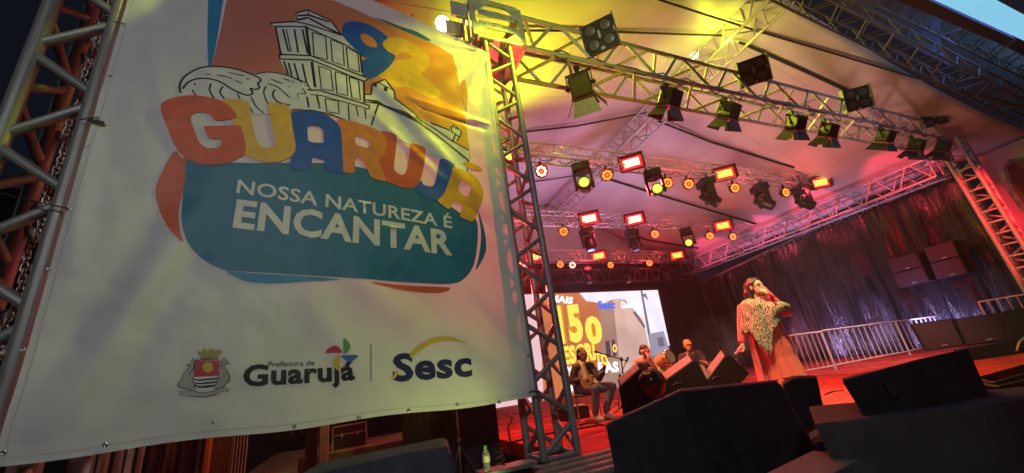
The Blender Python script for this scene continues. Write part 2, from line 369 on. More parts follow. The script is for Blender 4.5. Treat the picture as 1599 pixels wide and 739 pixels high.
# towers
truss('truss_tower', 'aluminium truss tower at the right edge of the banner', square((2.1, 4.32, 0.02), .40, 0, 'Z'), square((2.1, 4.32, 5.72), .40, 0, 'Z'), 8, .045, .029, ALU_OLD, cat='tower', base=(2.1, 4.32, 0))
truss('truss_tower', 'nearest truss tower left of the banner with a chain hanging inside', square((-2.47, 4.41, GZ), .50, 0, 'Z'), square((-2.47, 4.41, 7.4), .50, 0, 'Z'), 8, .066, .046, ALU_OLD, cat='tower', base=(-2.47, 4.41, GZ))
truss('truss_tower', 'red-lit truss tower with ladder rungs at the right end of the stage', square((17.0, 4.2, GZ), .42, 0, 'Z'), square((17.0, 4.2, 5.9), .42, 0, 'Z'), 10, .055, .03, ALU, ladder=(3,), cat='tower', base=(17.0, 4.2, GZ))
# side truss
truss('truss', 'pink-lit side truss running to the back above the black side drape', square((17.5, 4.9, 5.42), .62, .64, 'Y'), square((17.5, 16.0, 5.42), .62, .64, 'Y'), 11, .045, .028, ALU)
truss('truss', 'left side truss running back from the banner tower', square((2.15, 4.95, 6.1), .5, .5, 'Y'), square((2.15, 16.0, 6.1), .5, .5, 'Y'), 11, .03, .018, ALU)
e0, e1 = at(1478, 268, X=18.4), at(1095, 447, X=18.4)
truss('truss', 'thin eave truss along the top edge of the black side drape', square(e0, .2, .3, 'Y'), square(e1, .2, .3, 'Y'), 22, .018, .011, ALU)
# three lighting trusses across the stage
truss('truss', 'first lighting truss across the stage, with three red panels and five moving heads', square((2.4, 7.75, 6.34), .34, .38, 'X'), square((17.1, 7.75, 6.36), .34, .38, 'X'), 24, .026, .014, ALU)
truss('truss', 'second lighting truss across the stage, middle one of three', square((2.4, 11.3, 6.12), .36, .42, 'X'), square((17.1, 11.3, 6.16), .36, .42, 'X'), 26, .026, .014, ALU)
truss('truss', 'third lighting truss at the back, just above the screen frame', square((2.4, 15.0, 6.02), .4, .5, 'X'), square((17.1, 15.0, 5.86), .4, .5, 'X'), 26, .028, .016, ALU)
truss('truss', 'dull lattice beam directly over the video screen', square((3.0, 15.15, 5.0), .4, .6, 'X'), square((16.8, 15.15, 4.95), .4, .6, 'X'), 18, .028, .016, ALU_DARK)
# ridge truss
truss('truss', 'ridge truss under the peak of the white roof', square((9.8, 3.4, 8.95), .7, .55, 'Y'), square((9.8, 16.0, 8.5), .7, .55, 'Y'), 14, .04, .022, ALU)
# sleeve block at the corner
sb = thing('sleeve_block', 'perforated corner block joining the banner tower to the front truss', 'sleeve block', (2.1, 4.45, 5.72))
x0, x1, y0, y1, z0, z1 = 1.74, 2.55, 4.08, 4.92, 5.7, 6.46
for x in (x0, x1):
    for y in (y0, y1): b = MB(); b.box((x, y, (z0+z1)/2), (.07, .07, z1-z0), bevel=.008); b.build('post', ALU, sb)
for z in (z0, z1):
    for y in (y0, y1): b = MB(); b.box(((x0+x1)/2, y, z), (x1-x0-.07, .066, .07), bevel=.008); b.build('rail', ALU, sb)
    for x in (x0, x1): b = MB(); b.box((x, (y0+y1)/2, z), (.066, y1-y0-.07, .07), bevel=.008); b.build('rail', ALU, sb)
for y in (y0-.02, y1+.02):
    for z in (5.95, 6.2):
        p = MB(); p.box(((x0+x1)/2, y, z), (.62, .02, .13), bevel=.005)
        pl = p.build('plate', ALU, sb)
        for k in range(4): b = MB(); b.cyl(((x0+x1)/2-.24+.16*k, y-.014, z), ((x0+x1)/2-.24+.16*k, y-.005, z), .012, n=8); b.build('bolt', BLACK, pl)
    for sx, sz in ((-1, -1), (1, -1), (-1, 1), (1, 1)):
        cx, cz = (x0+x1)/2+sx*.37, (z0+z1)/2+sz*.33
        b = MB(); b.prism([(cx, y-.012, cz), (cx-sx*.24, y-.012, cz), (cx, y-.012, cz-sz*.24)], Vector((0, 0, 0)), Vector((0, .01, 0))); b.build('gusset', ALU, sb)
for x in (x0-.02, x1+.02):
    for k in range(3): b = MB(); b.box((x, 4.27+.23*k, 6.08), (.02, .09, .66), bevel=.004); b.build('plate', ALU, sb)
b = MB(); b.box(((x0+x1)/2, (y0+y1)/2, z0-.03), (x1-x0, y1-y0, .02)); b.build('base_plate', ALU_OLD, sb)
for yy in (4.2, 4.55, 4.8): b = MB(); b.box((1.58, yy, 6.3), (.26, .05, .3), bevel=.008); b.build('flange', ALU, sb)
# front gable frame with lit header outside the roof
def line_truss(name, label, p, q, w, h, bays, r, rb, m):
    d = (q-p).normalized(); up = Vector((0, 0, 1)); side = d.cross(up).normalized(); up = side.cross(d)
    ring = lambda c: [c - side*w/2 - up*h/2, c - side*w/2 + up*h/2, c + side*w/2 + up*h/2, c + side*w/2 - up*h/2]
    return truss(name, label, ring(p), ring(q), bays, r, rb, m)
pa, pb = at(1190, -40, Y=3.2), at(1640, 190, Y=2.75)
pc, pd = at(1330, -40, Y=2.6), at(1660, 130, Y=2.3)
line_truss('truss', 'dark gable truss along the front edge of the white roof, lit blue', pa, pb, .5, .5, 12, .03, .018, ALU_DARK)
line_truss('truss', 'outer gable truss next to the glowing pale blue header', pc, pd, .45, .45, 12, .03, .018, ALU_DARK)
hd = thing('header_sign', 'glowing pale blue header panel above the front of the roof', 'header', at(1500, 20, Y=2.0))
h = [at(1395, -14, Y=2.0), at(1660, 100, Y=2.0), at(1700, 84, Y=2.0), at(1500, -20, Y=2.0)]
b = MB(); b.prism(h, Vector((0, -.1, 0)), Vector((0, 0, 0))); b.build('panel', mat('header_glow', (0, 0, 0), .9, spec=0, emit=(.30, .72, 1.0), estr=.72, var=0), hd)
h2 = [at(1395, -12, Y=2.0), at(1660, 102, Y=2.0), at(1660, 106, Y=2.0), at(1395, -8, Y=2.0)]
b = MB(); b.prism(h2, Vector((0, -.14, 0)), Vector((0, .06, 0))); b.build('lower_frame', BLACK, hd)
# dark mesh behind the gable trusses
b = MB()
q = [at(1205, -20, Y=3.35), at(1640, 196, Y=2.95), at(1680, 112, Y=2.2), at(1380, -24, Y=2.2)]
b.grid(lambda u, v: (q[0].lerp(q[1], u)).lerp(q[3].lerp(q[2], u), v) + Vector((0, 0, .55 + .05*math.sin(9*u))), 30, 8)
o = b.build('gable_cover', mat('dark_blue_mesh', (.05, .055, .09), .75, 0, .3, 3)); tag(o, 'dark blue mesh cover behind the gable trusses at the upper right', 'mesh cover')

# ------------------------------------------------------------------ drapes
def drape_mat(name, col, rough, bump, spec=.5):
    return mat(name, col, rough, 0, .3, 2.0, bump=bump, bscale=9, spec=spec, rvar=.12)
def crinkle(m, sy, sz, st, dist):
    nt = m.node_tree; b = nt.nodes['Principled BSDF']
    tc = nt.nodes.new('ShaderNodeTexCoord'); mp = nt.nodes.new('ShaderNodeMapping'); mp.inputs['Scale'].default_value = (1, sy, sz)
    n = nt.nodes.new('ShaderNodeTexNoise'); n.inputs['Scale'].default_value = 1; n.inputs['Detail'].default_value = 6; n.inputs['Roughness'].default_value = .6; n.inputs['Distortion'].default_value = .4
    bp = nt.nodes.new('ShaderNodeBump'); bp.inputs['Strength'].default_value = st; bp.inputs['Distance'].default_value = dist
    nt.links.new(tc.outputs['Object'], mp.inputs[0]); nt.links.new(mp.outputs[0], n.inputs['Vector']); nt.links.new(n.outputs['Fac'], bp.inputs['Height']); nt.links.new(bp.outputs[0], b.inputs['Normal'])
DR_SIDE = drape_mat('black_plastic_drape', (.006, .006, .010), .22, 0, .55)
crinkle(DR_SIDE, 2.4, .25, .95, .2)
DR_BACK = drape_mat('black_cloth_drape', (.012, .011, .015), .75, .3, .3)
def fold(s, z, amp, seed):
    # vertical folds that wander and crumple a little
    return amp*(math.sin(s*5.3 + 1.2*mnoise.noise((s*.5, z*.35, seed))*3) * .5 + mnoise.noise((s*2.4, z*.3, seed+9)) + .45*mnoise.noise((s*7, z*.8, seed+4)))
b = MB()
b.grid(lambda u, v: Vector((18.15 + fold(.75*(4.5+11.2*u), 5.2*v, .13, 1.3), 4.5+11.2*u, .02+5.2*v*(1-.13*u))), 260, 60)
o = b.build('side_drape', DR_SIDE, keep_normals=True); tag(o, 'black crinkled plastic drape closing the right side of the stage', 'drape')
b = MB()
b.grid(lambda u, v: Vector((2.2+16.1*u, 15.75 + fold(16*u, 6*v, .06, 5.1), .02+5.9*v)), 200, 30)
o = b.build('back_drape', DR_BACK, keep_normals=True); tag(o, 'black cloth backdrop behind the video screen', 'drape')
b = MB()
b.grid(lambda u, v: Vector((.62+1.12*u, 4.95 + fold(3*u, v, .05, 3.1), GZ+2.35*v)), 50, 20)
o = b.build('wing_curtain', DR_BACK); tag(o, 'short black curtain hanging below the right half of the banner', 'drape')
b = MB()
b.grid(lambda u, v: Vector((-14+16.4*u, 15 + fold(16*u, 6*v, .1, 2.1), GZ+9*v)), 80, 20)
o = b.build('wing_backdrop', DR_BACK); tag(o, 'black backdrop closing the left wing behind the banner', 'drape')
# white side wall tarpaulin right of the tower with a dark red rounded print
TARP = mat('grey_white_tarpaulin', (.55, .53, .55), .5, 0, .12, 2, bump=.15, bscale=5)
tw = thing('side_tarpaulin', 'grey white tarpaulin wall right of the red-lit tower', 'tarpaulin', (18.4, 3.6, 0))
b = MB(); b.grid(lambda u, v: Vector((18.42 + .05*math.sin(7*u+2*v), 4.45-2.6*u, -.8+6.3*v)), 20, 20); b.build('sheet', TARP, tw)
pr = [at(x, y, X=18.33) for x, y in ((1572, 262), (1580, 254), (1600, 250), (1660, 238), (1680, 330), (1640, 350), (1600, 318), (1582, 296))]
b = MB(); b.prism(pr, Vector((0, 0, 0)), Vector((.004, 0, 0))); b.build('print_panel', mat('maroon_print', (.12, .02, .025), .5), tw)
pr = [at(x, y, X=18.335) for x, y in ((1565, 262), (1576, 249), (1600, 244), (1660, 232), (1680, 336), (1640, 360), (1600, 330), (1577, 301))]
b = MB(); b.prism(pr, Vector((0, 0, 0)), Vector((.004, 0, 0))); b.build('print_border', mat('grey_print', (.2, .19, .22), .5), tw)

# ------------------------------------------------------------------ roof ropes
ROPE = mat('dark_rope', (.03, .025, .028), .8, 0, .3, 30)
def rope(label, pts, r, off=.18):
    P = [hit_roof(x, y, off) for x, y in pts]
    b = MB(); Q = []
    for a, c in zip(P, P[1:]):
        for k in range(6): Q.append(a.lerp(c, k/6))
    Q.append(P[-1]); b.path(Q, r, 6)
    o = b.build('roof_rope', ROPE); return tag(o, label, 'rope', 'ropes under the roof')
rope('thick black rope with a knot sloping to the upper right corner of the roof', [(1010, -12), (1030, 0), (1180, 48), (1330, 92), (1465, 132)], .03)
rope('thick lower end of the knotted rope reaching the right roof edge', [(1465, 132), (1540, 152), (1625, 176)], .045)
rope('black strap from the ridge truss down to the third blinder', [(1155, 66), (1240, 104), (1345, 152)], .045)
rope('thin rope from the banner tower up to the ridge truss', [(812, 207), (900, 197), (1010, 176)], .03)
rope('black rope from the ridge truss to the first red panel row', [(1025, 188), (1110, 222), (1240, 262)], .04)
rope('dark rope passing behind the two yellow moving heads', [(940, 277), (1040, 308), (1180, 350)], .045)
rope('faint rope left of the first moving head', [(818, 286), (870, 279), (930, 268)], .03)
rope('short dark rope above the second lighting truss', [(975, 362), (1010, 375), (1090, 388)], .045)
rope('thin seam rope beside the large square blinder', [(810, 48), (900, 48), (1130, 56)], .025)
k = MB(); kp = hit_roof(1465, 132, .2); k.lathe([(0, -.08), (.06, -.05), (.08, 0), (.06, .05), (0, .08)], 10, Matrix.Translation(kp)); o = k.build('rope_knot', ROPE); tag(o, 'knot with a loose loop on the thick roof rope', 'knot')

# ------------------------------------------------------------------ video screen
SY = 15.1
def emis(name, c, s=1.0): return mat('screen_'+name, (.02, .02, .02), .5, emit=c, estr=s, var=0)
def emis_grad(name, c0, c1, s, scale=.5):
    m = bpy.data.materials.new('screen_'+name); m.use_nodes = True; nt = m.node_tree; bs = nt.nodes['Principled BSDF']
    bs.inputs['Base Color'].default_value = (.02, .02, .02, 1)
    tc = nt.nodes.new('ShaderNodeTexCoord'); n = nt.nodes.new('ShaderNodeTexNoise'); n.inputs['Scale'].default_value = scale; n.inputs['Detail'].default_value = 3
    r = nt.nodes.new('ShaderNodeValToRGB'); r.color_ramp.elements[0].color = (*c0, 1); r.color_ramp.elements[1].color = (*c1, 1)
    r.color_ramp.elements[0].position = .35; r.color_ramp.elements[1].position = .65
    nt.links.new(tc.outputs['Object'], n.inputs[0]); nt.links.new(n.outputs[0], r.inputs[0]); nt.links.new(r.outputs[0], bs.inputs['Emission Color'])
    bs.inputs['Emission Strength'].default_value = s; return m
scr = thing('video_screen', 'large lit video screen at the back of the stage showing yellow lettering', 'screen', (10.2, SY, 0))
b = MB(); b.box((10.3, SY+.12, 2.75), (8.9, .2, 3.2)); b.build('cabinet', BLACK, scr)
def spoly(name, pts, m, lift):
    P = [at(x, y, Y=SY - lift) for x, y in pts]
    b = MB(); tris = geometry.tessellate_polygon([P]); vs = [b.bm.verts.new(p) for p in P]
    for t in tris:
        try: b.bm.faces.new([vs[i] for i in t])
        except ValueError: pass
    return b.build(name, m, scr)
spoly('brown_ground', [(770, 462), (1027, 453), (1062, 640), (770, 680)], emis_grad('brown', (.60, .19, .07), (.42, .12, .05), 1.0, .6), .0)
spoly('white_corner', [(770, 462), (846, 459), (838, 500), (846, 560), (850, 640), (770, 660)], emis('pale_pink', (.95, .62, .66), .8), .003)
spoly('white_sky', [(905, 457.5), (1027, 453), (1046, 540), (1012, 545), (1004, 500), (975, 468), (940, 474), (915, 470)], emis_grad('sky_white', (1, .90, .95), (.74, .74, .86), 1.0, .8), .004)
spoly('pale_building', [(948, 470), (968, 466), (1004, 498), (1016, 552), (1030, 640), (955, 640), (946, 560)], emis_grad('mauve', (.78, .52, .44), (.60, .38, .33), .9, .7), .006)
spoly('side_wall_tone', [(936, 478), (957, 468), (967, 560), (972, 640), (940, 640), (936, 560)], emis_grad('tan', (.45, .27, .20), (.36, .20, .16), .9, .7), .008)
spoly('small_window', [(945, 533), (960, 530), (963, 556), (947, 559)], emis('window', (.10, .05, .06), 1), .010)
spoly('window_frame_bar', [(952, 531.5), (954, 531), (957, 557), (955, 557.5)], emis('window_bar', (.45, .30, .30), 1), .012)
spoly('lamp_post', [(1000, 454), (1003, 454), (1023, 560), (1018, 560)], emis('post', (.16, .15, .24), 1), .010)
spoly('post_arm', [(1003, 460), (1008, 458), (1013, 470), (1007, 464), (1004, 463)], emis('post', (.16, .15, .24), 1), .010)
spoly('roof_line', [(988, 488), (992, 486), (1008, 510), (1006, 513)], emis('dark_line', (.16, .10, .14), 1), .010)
spoly('dark_house', [(1012, 522), (1036, 517), (1046, 548), (1040, 552), (1018, 556)], emis('house', (.30, .28, .36), 1), .011)
spoly('house_window', [(1026, 528), (1035, 526), (1038, 540), (1029, 542)], emis('house_win', (.14, .13, .18), 1), .013)
def stext(name, txt, p0, p1, ptop, m, lift, bold=.03, ch=.0):
    """text fitted so that its baseline runs p0->p1 (pixels) and its height reaches ptop."""
    P0, P1, PT = [at(*p, Y=SY-lift) for p in (p0, p1, ptop)]
    return fit_text(name, txt, P0, P1, PT, m, scr, bold)
def text_mesh(txt, bold):
    cu = bpy.data.curves.new('txt', 'FONT'); cu.body = txt; cu.offset = bold; cu.resolution_u = 3; cu.size = 1; cu.space_character = 1.0 + bold*1.4
    ob = bpy.data.objects.new('txt', cu); COL.objects.link(ob)
    dg = bpy.context.evaluated_depsgraph_get(); me = bpy.data.meshes.new_from_object(ob.evaluated_get(dg))
    bpy.data.objects.remove(ob); bpy.data.curves.remove(cu)
    return me
def fit_text(name, txt, P0, P1, PT, m, parent, bold, remap=None, hgt=None):
    me = text_mesh(txt, bold)
    xs = [v.co.x for v in me.vertices]; ys = [v.co.y for v in me.vertices]
    x0, x1 = min(xs), max(xs); y0 = -bold; y1 = hgt or max(ys)
    U, V = P1-P0, PT-P0
    for v in me.vertices:
        p = P0 + U*((v.co.x-x0)/(x1-x0)) + V*((v.co.y-y0)/(y1-y0)); v.co = remap(p) if remap else p
    me.materials.clear(); me.materials.append(m); me.name = name
    o = bpy.data.objects.new(name, me); COL.objects.link(o); return par(o, parent)
YT = emis('yellow_type', (1.0, .72, .10), 1.1); YE = emis('orange_edge', (.62, .26, .03), 1.0); WT = emis('white_type', (1, .93, 1), 1.3)
stext('lettering', 'MAIS', (859, 471), (894, 475), (861, 460), WT, .014, .05)
for nm, m_, lf, bd in (('lettering_edge', YE, .012, .11), ('lettering', YT, .016, .05)):
    stext(nm, '15', (874, 538), (913, 533), (866, 478), m_, lf, bd)
    stext(nm, '0', (917, 538), (943, 536), (911, 494), m_, lf, bd)
    stext(nm, 'ESCRI', (881, 570), (931, 562), (878, 541), m_, lf, bd)
    stext(nm, 'TO', (931, 566), (951, 572), (928, 548), m_, lf, bd)
    stext(nm, 'O', (957, 551), (964, 550), (956, 538), m_, lf, bd)
stext('lettering', 'Y', (886, 588), (894, 587), (885, 573), WT, .014, .05)
stext('lettering', 'RAS', (935, 583), (967, 581), (933, 566), WT, .014, .05)
stext('lettering', 'A J', (891, 615), (904, 614), (888, 600), WT, .014, .05)
stext('lettering', 'Sesc', (933, 483), (961, 482), (933, 470), emis('blue_type', (.05, .16, .85), 1.0), .014, .05)
stext('lettering', 'Guarujá', (970, 482), (1003, 480), (969, 471), WT, .014, .04)

# ================================================================== LIGHTING FIXTURES (built once hanging from their origin, then copied)
def rotm(ax, a): return Matrix.Rotation(a, 4, ax)
def place(proto, first, loc, rz, label, group, scale=1.0, tilt=None, pan=None):
    o = proto if first else copy_tree(proto)
    o.location = loc; o.rotation_euler = (0, 0, rz); o.scale = (scale,)*3
    o['label'] = label; o['group'] = group
    for c in o.children:
        n = c.name.split('.')[0]
        if tilt is not None and n in ('head', 'can', 'body'): c.rotation_euler = (tilt, 0, 0)
    return o
HOUSING = mat('fixture_black', (.016, .015, .017), .45, .1, .35, 18, bump=.08, bscale=120)
GEL = mat('red_gel', (.7, .03, .02), .35, 0, .1, 8)
FLAP = mat('barn_flap', (.016, .014, .014), .55, .1, .3, 15)
FLAP_IN = mat('barn_flap_bare', (.20, .18, .14), .6, .1, .2, 12)

# --- barn-door spotlight: beam along +Y in its own frame, tilted about X
def barn_proto():
    root = thing('barn_door_light', 'x', 'spotlight')
    c = MB(); c.box((0, 0, -.03), (.07, .09, .13), bevel=.01); c.cyl((-.05, 0, .02), (.05, 0, .02), .05, n=12); c.build('clamp', HOUSING, root)
    y = MB()
    for s in (-1, 1): y.box((s*.215, 0, -.25), (.018, .05, .34), bevel=.004)
    y.box((0, 0, -.09), (.45, .05, .018)); y.build('yoke', HOUSING, root)
    h = MB(); h.box((0, -.02, 0), (.36, .34, .36), bevel=.03, seg=2)
    for k in range(5): h.box((-.12+.06*k, -.2, .02), (.025, .03, .22), bevel=.004)
    body = h.build('body', HOUSING, root, Matrix.Translation((0, 0, -.36)))
    for s in (-1, 1):
        k = MB(); k.cyl((s*.18, 0, 0), (s*.26, 0, 0), .035, .03, 10); ko = k.build('knob', HOUSING, None); ko.parent = body
    f = MB(); f.box((0, .17, .185), (.4, .025, .025)); f.box((0, .17, -.185), (.4, .025, .025)); f.box((.19, .17, 0), (.025, .025, .35)); f.box((-.19, .17, 0), (.025, .025, .35))
    fo = f.build('gel_frame', HOUSING, None); fo.parent = body
    g = MB(); g.box((0, .185, 0), (.35, .006, .35)); go = g.build('gel', GEL, None); go.parent = body
    l = MB(); l.lathe([(0, .03), (.08, .025), (.15, 0)], 20, Matrix.Translation((0, .15, 0)) @ rotm('X', -math.pi/2)); lo = l.build('lens', LENS, None); lo.parent = body
    for i, (ax, off, m_) in enumerate((('T', .19, FLAP), ('B', -.19, FLAP_IN), ('L', -.19, FLAP), ('R', .19, FLAP))):
        p = MB()
        if ax in 'TB':
            s = 1 if off > 0 else -1
            p.prism([(-.17, .20, off), (.17, .20, off), (.24, .43, off+s*.13), (-.24, .43, off+s*.13)], Vector((0, 0, 0)), Vector((0, 0, .006)))
        else:
            s = 1 if off > 0 else -1
            p.prism([(off, .20, -.17), (off, .20, .17), (off+s*.15, .42, .22), (off+s*.15, .42, -.22)], Vector((0, 0, 0)), Vector((.006, 0, 0)))
        po = p.build('barn_door', m_, None); po.parent = body
    return root
bp = barn_proto()
words = ['first', 'second', 'third', 'fourth', 'fifth', 'sixth', 'seventh', 'eighth', 'ninth']
barns = [(905, 128, -.75, -.75), (1046, 152, .15, -.95), (1138, 172, .1, -.9), (1242, 191, -.1, -.95), (1293, 203, .05, -.95), (1382, 212, -.1, -.9), (1430, 226, .1, -.95), (1472, 228, .2, -.9)]
for i, (px, py, rz, tl) in enumerate(barns):
    p = at(px, py, Y=4.2); p.z += .27
    lab = ['black barn-door spotlight showing a red gel, leftmost under the front truss', 'second barn-door spotlight from the left, just left of the ridge truss', 'third barn-door spotlight from the left under the front truss, below the second blinder',
           'fourth barn-door spotlight from the left under the front truss', 'fifth barn-door spotlight from the left, close beside the fourth', 'sixth barn-door spotlight from the left, below the third and fourth blinders', 'barn-door spotlight next to last at the right end of the front truss', 'last barn-door spotlight at the right tower'][i]
    place(bp, i == 0, p, rz, lab, 'barn-door spotlights under the front truss', .84 if i else .98, tl)

def face_cam(p): return math.atan2((EYE-p).x, -(EYE-p).y)
# --- four-cell blinder facing -Y
def blinder_proto():
    root = thing('blinder_light', 'x', 'blinder')
    b = MB(); b.box((0, 0, 0), (.66, .14, .66), bevel=.012)
    body = b.build('body', mat('blinder_grey', (.028, .032, .045), .5, .2, .3, 9), root)
    s = MB()
    for sx in (-1, 1): s.box((sx*.345, -.02, 0), (.03, .2, .7), bevel=.006)
    so = s.build('side_plate', mat('blinder_side', (.16, .17, .16), .5, .3, .25, 9), None); so.parent = body
    for sx in (-1, 1):
        for sz in (-1, 1):
            r = MB(); r.lathe([(.128, 0), (.128, .022), (.112, .022), (.106, .008)], 22, Matrix.Translation((sx*.16, -.07, sz*.16)) @ rotm('X', math.pi/2)); ro = r.build('cell_ring', HOUSING, None); ro.parent = body
            l = MB(); l.lathe([(0, .016), (.06, .014), (.108, .006)], 20, Matrix.Translation((sx*.16, -.07, sz*.16)) @ rotm('X', math.pi/2)); lo = l.build('cell_lens', mat('blinder_lens', (.12, .11, .15), .3, .1, .2, 18), None); lo.parent = ro
    for (x, z, w, h_) in ((0, .02, .045, .16), (.31, 0, .03, .1), (0, -.29, .08, .06)):
        k = MB(); k.box((x, -.075, z), (w, .015, h_), bevel=.004); ko = k.build('latch', ALU, None); ko.parent = body
    c = MB(); c.box((0, .14, .1), (.08, .16, .1), bevel=.01); c.box((0, .14, -.1), (.08, .16, .1), bevel=.01); c.build('clamp', HOUSING, root)
    return root
bl = blinder_proto()
for i, (px, py, rz, tl, sc, lab) in enumerate(((937, 57, None, .3, .84, 'largest square blinder with four round dark lamps, leftmost on the front truss'), (1176, 112, .35, .45, .84, 'square grey blinder with four lamps right of the ridge truss'),
                                         (1337, 155, .55, .35, .86, 'greenish square blinder at the end of the black strap, third from the left'), (1456, 183, .55, .3, .84, 'square blinder furthest right, close to the red tower'))):
    p = at(px, py, Y=4.0)
    o = place(bl, i == 0, p, face_cam(p) + (rz or -.05), lab, 'four-cell blinders on the front truss', sc, tl)

# --- LED par can, beam along -Y
def par_proto(led, lname):
    root = thing('led_par', 'x', 'par light')
    c = MB(); c.box((0, 0, -.02), (.05, .06, .1), bevel=.008); c.build('clamp', HOUSING, root)
    y = MB(); y.path([(-.165, 0, -.24), (-.165, 0, -.1), (-.1, 0, -.07), (.1, 0, -.07), (.165, 0, -.1), (.165, 0, -.24)], .012, 6); y.build('yoke', HOUSING, root)
    Mx = rotm('X', math.pi/2)
    h = MB(); h.lathe([(0, -.16), (.08, -.16), (.11, -.13), (.145, -.02), (.155, .0), (.155, .05), (.14, .05)], 22, Mx)
    can = h.build('can', HOUSING, root, Matrix.Translation((0, 0, -.24)))
    f = MB(); f.lathe([(0, .02), (.14, .02), (.14, .03)], 22, Mx); fo = f.build('face', PAR_HALO, None); fo.parent = can
    for k in range(9):
        a = 2*math.pi*k/8; rr = .098 if k < 8 else 0
        d = MB(); d.cyl((rr*math.cos(a), -.024, rr*math.sin(a)), (rr*math.cos(a), -.045, rr*math.sin(a)), .034 if k < 8 else .03, .03, 8); do = d.build('led', led if k < 8 else RED_LED, None); do.parent = can
    return root
pw = par_proto(WARM_LED, 'warm'); ph = par_proto(HOT_LED, 'hot')
pars = [(845, 268, 7.65, 1, .35), (948, 274, 7.65, 0, .1), (1042, 286, 7.65, 0, .55), (1075, 288, 7.65, 0, .45), (1147, 294, 7.65, 0, .6), (1226, 301, 7.65, 0, .85),
        (880, 362, 11.2, 0, .1), (1022, 366, 11.2, 0, .4), (1108, 369, 11.2, 0, .45), (1144, 370, 11.2, 0, .6),
        (875, 413, 14.9, 0, .0), (894, 414, 14.9, 1, .0), (953, 414, 14.9, 0, .45), (1014, 411, 14.9, 0, .3), (815, 414, 14.9, 1, 0)]
used = {0: False, 1: False}
rows = {7.65: 'first', 11.2: 'second', 14.9: 'third'}; cnt = {}
for (px, py, Y, hot, away) in pars:
    p = at(px, py, Y=Y); cnt[Y] = cnt.get(Y, 0)+1
    proto = ph if hot else pw
    lab = ('glaring red-white' if hot else 'red and amber') + ' LED par light, ' + {1: 'first', 2: 'second', 3: 'third', 4: 'fourth', 5: 'fifth', 6: 'sixth'}[cnt[Y]] + ' from the left under the ' + rows[Y] + ' lighting truss'
    if (px, py) == (815, 414): lab = 'glaring red-white LED par light seen through the banner tower at the back'
    s = 1.1 if Y < 9 else 1.15
    p.z += .24*s
    place(proto, not used[hot], p, face_cam(p) + away, lab, 'LED par lights on the three lighting trusses', s, .25)
    used[hot] = True

# --- LED strobe panel facing -Y
def strobe_proto(led):
    root = thing('strobe_panel', 'x', 'strobe')
    b = MB(); b.box((0, .05, 0), (.64, .14, .40), bevel=.015); body = b.build('body', HOUSING, root)
    f = MB(); f.box((0, -.03, 0), (.60, .02, .36), bevel=.004); fo = f.build('halo_plate', HALO_RED, None); fo.parent = body
    for k in range(4):
        r = MB(); r.box((0, -.055, -.09+.06*k), (.44, .02, .038)); ro = r.build('led_row', led, None); ro.parent = body
    hd_ = MB()
    for s in (-1, 1): hd_.box((s*.335, -.06, 0), (.016, .26, .42), bevel=.004)
    hd_.box((0, -.06, .215), (.66, .26, .016)); ho = hd_.build('hood', HOUSING, None); ho.parent = body
    c = MB(); c.box((0, .14, .05), (.08, .1, .16), bevel=.01); c.build('clamp', HOUSING, root)
    return root
AMB_LED = mat('amber_led_row', (.3, .2, .1), .4, emit=(1, .70, .10), estr=1.7, var=0)
sp_ = strobe_proto(AMB_LED); sh_ = strobe_proto(HOT_LED); su = {0: False, 1: False}
stro = [(986, 255, 7.5, 1, .05), (1131, 272, 7.5, 0, .3), (1280, 286, 7.5, 0, .55), (920, 342, 11.05, 1, 0), (991, 343, 11.05, 1, .1), (1128, 353, 11.05, 0, .3), (935, 400, 14.75, 0, 0), (1057, 399, 14.75, 0, .2), (832, 402, 14.75, 0, 0)]
labs = ['brightest white-red strobe panel on the first lighting truss', 'amber strobe panel in the middle of the first lighting truss', 'amber strobe panel at the right end of the first lighting truss',
        'white-hot strobe panel, left one on the second lighting truss', 'white-hot strobe panel, second one on the second lighting truss', 'amber strobe panel at the right of the second lighting truss, by the pink side truss',
        'amber strobe panel left on the back truss above the screen', 'amber strobe panel at the right end of the back truss', 'red strobe panel half hidden behind the banner tower']
for i, (px, py, Y, hot, aw) in enumerate(stro):
    p = at(px, py, Y=Y)
    place(sh_ if hot else sp_, not su[hot], p, face_cam(p)+aw, labs[i], 'LED strobe panels on the lighting trusses', 1.0 if Y < 9 else (1.12 if Y < 12 else 1.1), .15)
    su[hot] = True

# --- moving head: base on top, yoke, head; beam along -Y from the pivot
def moving_proto():
    root = thing('moving_head', 'x', 'moving head')
    b = MB(); b.box((0, 0, -.09), (.44, .36, .2), bevel=.03, seg=2); b.build('base', HOUSING, root)
    for s in (-1, 1): c = MB(); c.cyl((s*.13, 0, .01), (s*.13, 0, .09), .035, n=8); c.build('clamp', HOUSING, root)
    for s in (-1, 1):
        y = MB(); y.prism([(s*.2, -.09, -.2), (s*.2, .09, -.2), (s*.2, .075, -.62), (s*.2, 0, -.68), (s*.2, -.075, -.62)], Vector((-.035, 0, 0)), Vector((.035, 0, 0)), .012); y.build('yoke_arm', HOUSING, root)
    y = MB(); y.cyl((0, 0, -.19), (0, 0, -.24), .17, n=18); y.build('yoke_base', HOUSING, root)
    Mx = rotm('X', math.pi/2)
    h = MB(); h.lathe([(0, -.25), (.07, -.25), (.15, -.22), (.165, -.05), (.16, .12), (.15, .24), (.135, .25), (.13, .22)], 22, Mx)
    for k in range(6): h.box((-.1+.04*k, .24, 0), (.016, .06, .2))
    head = h.build('head', HOUSING, root, Matrix.Translation((0, 0, -.56)))
    l = MB(); l.lathe([(0, .235), (.07, .23), (.13, .215)], 22, Mx); lo = l.build('lens', LENS, None); lo.parent = head
    return root
mv = moving_proto()
mvl = copy_tree(mv)
for c in kid(mvl, 'lens'): c.data = c.data.copy(); c.data.materials.clear(); c.data.materials.append(YELLOW_LENS)
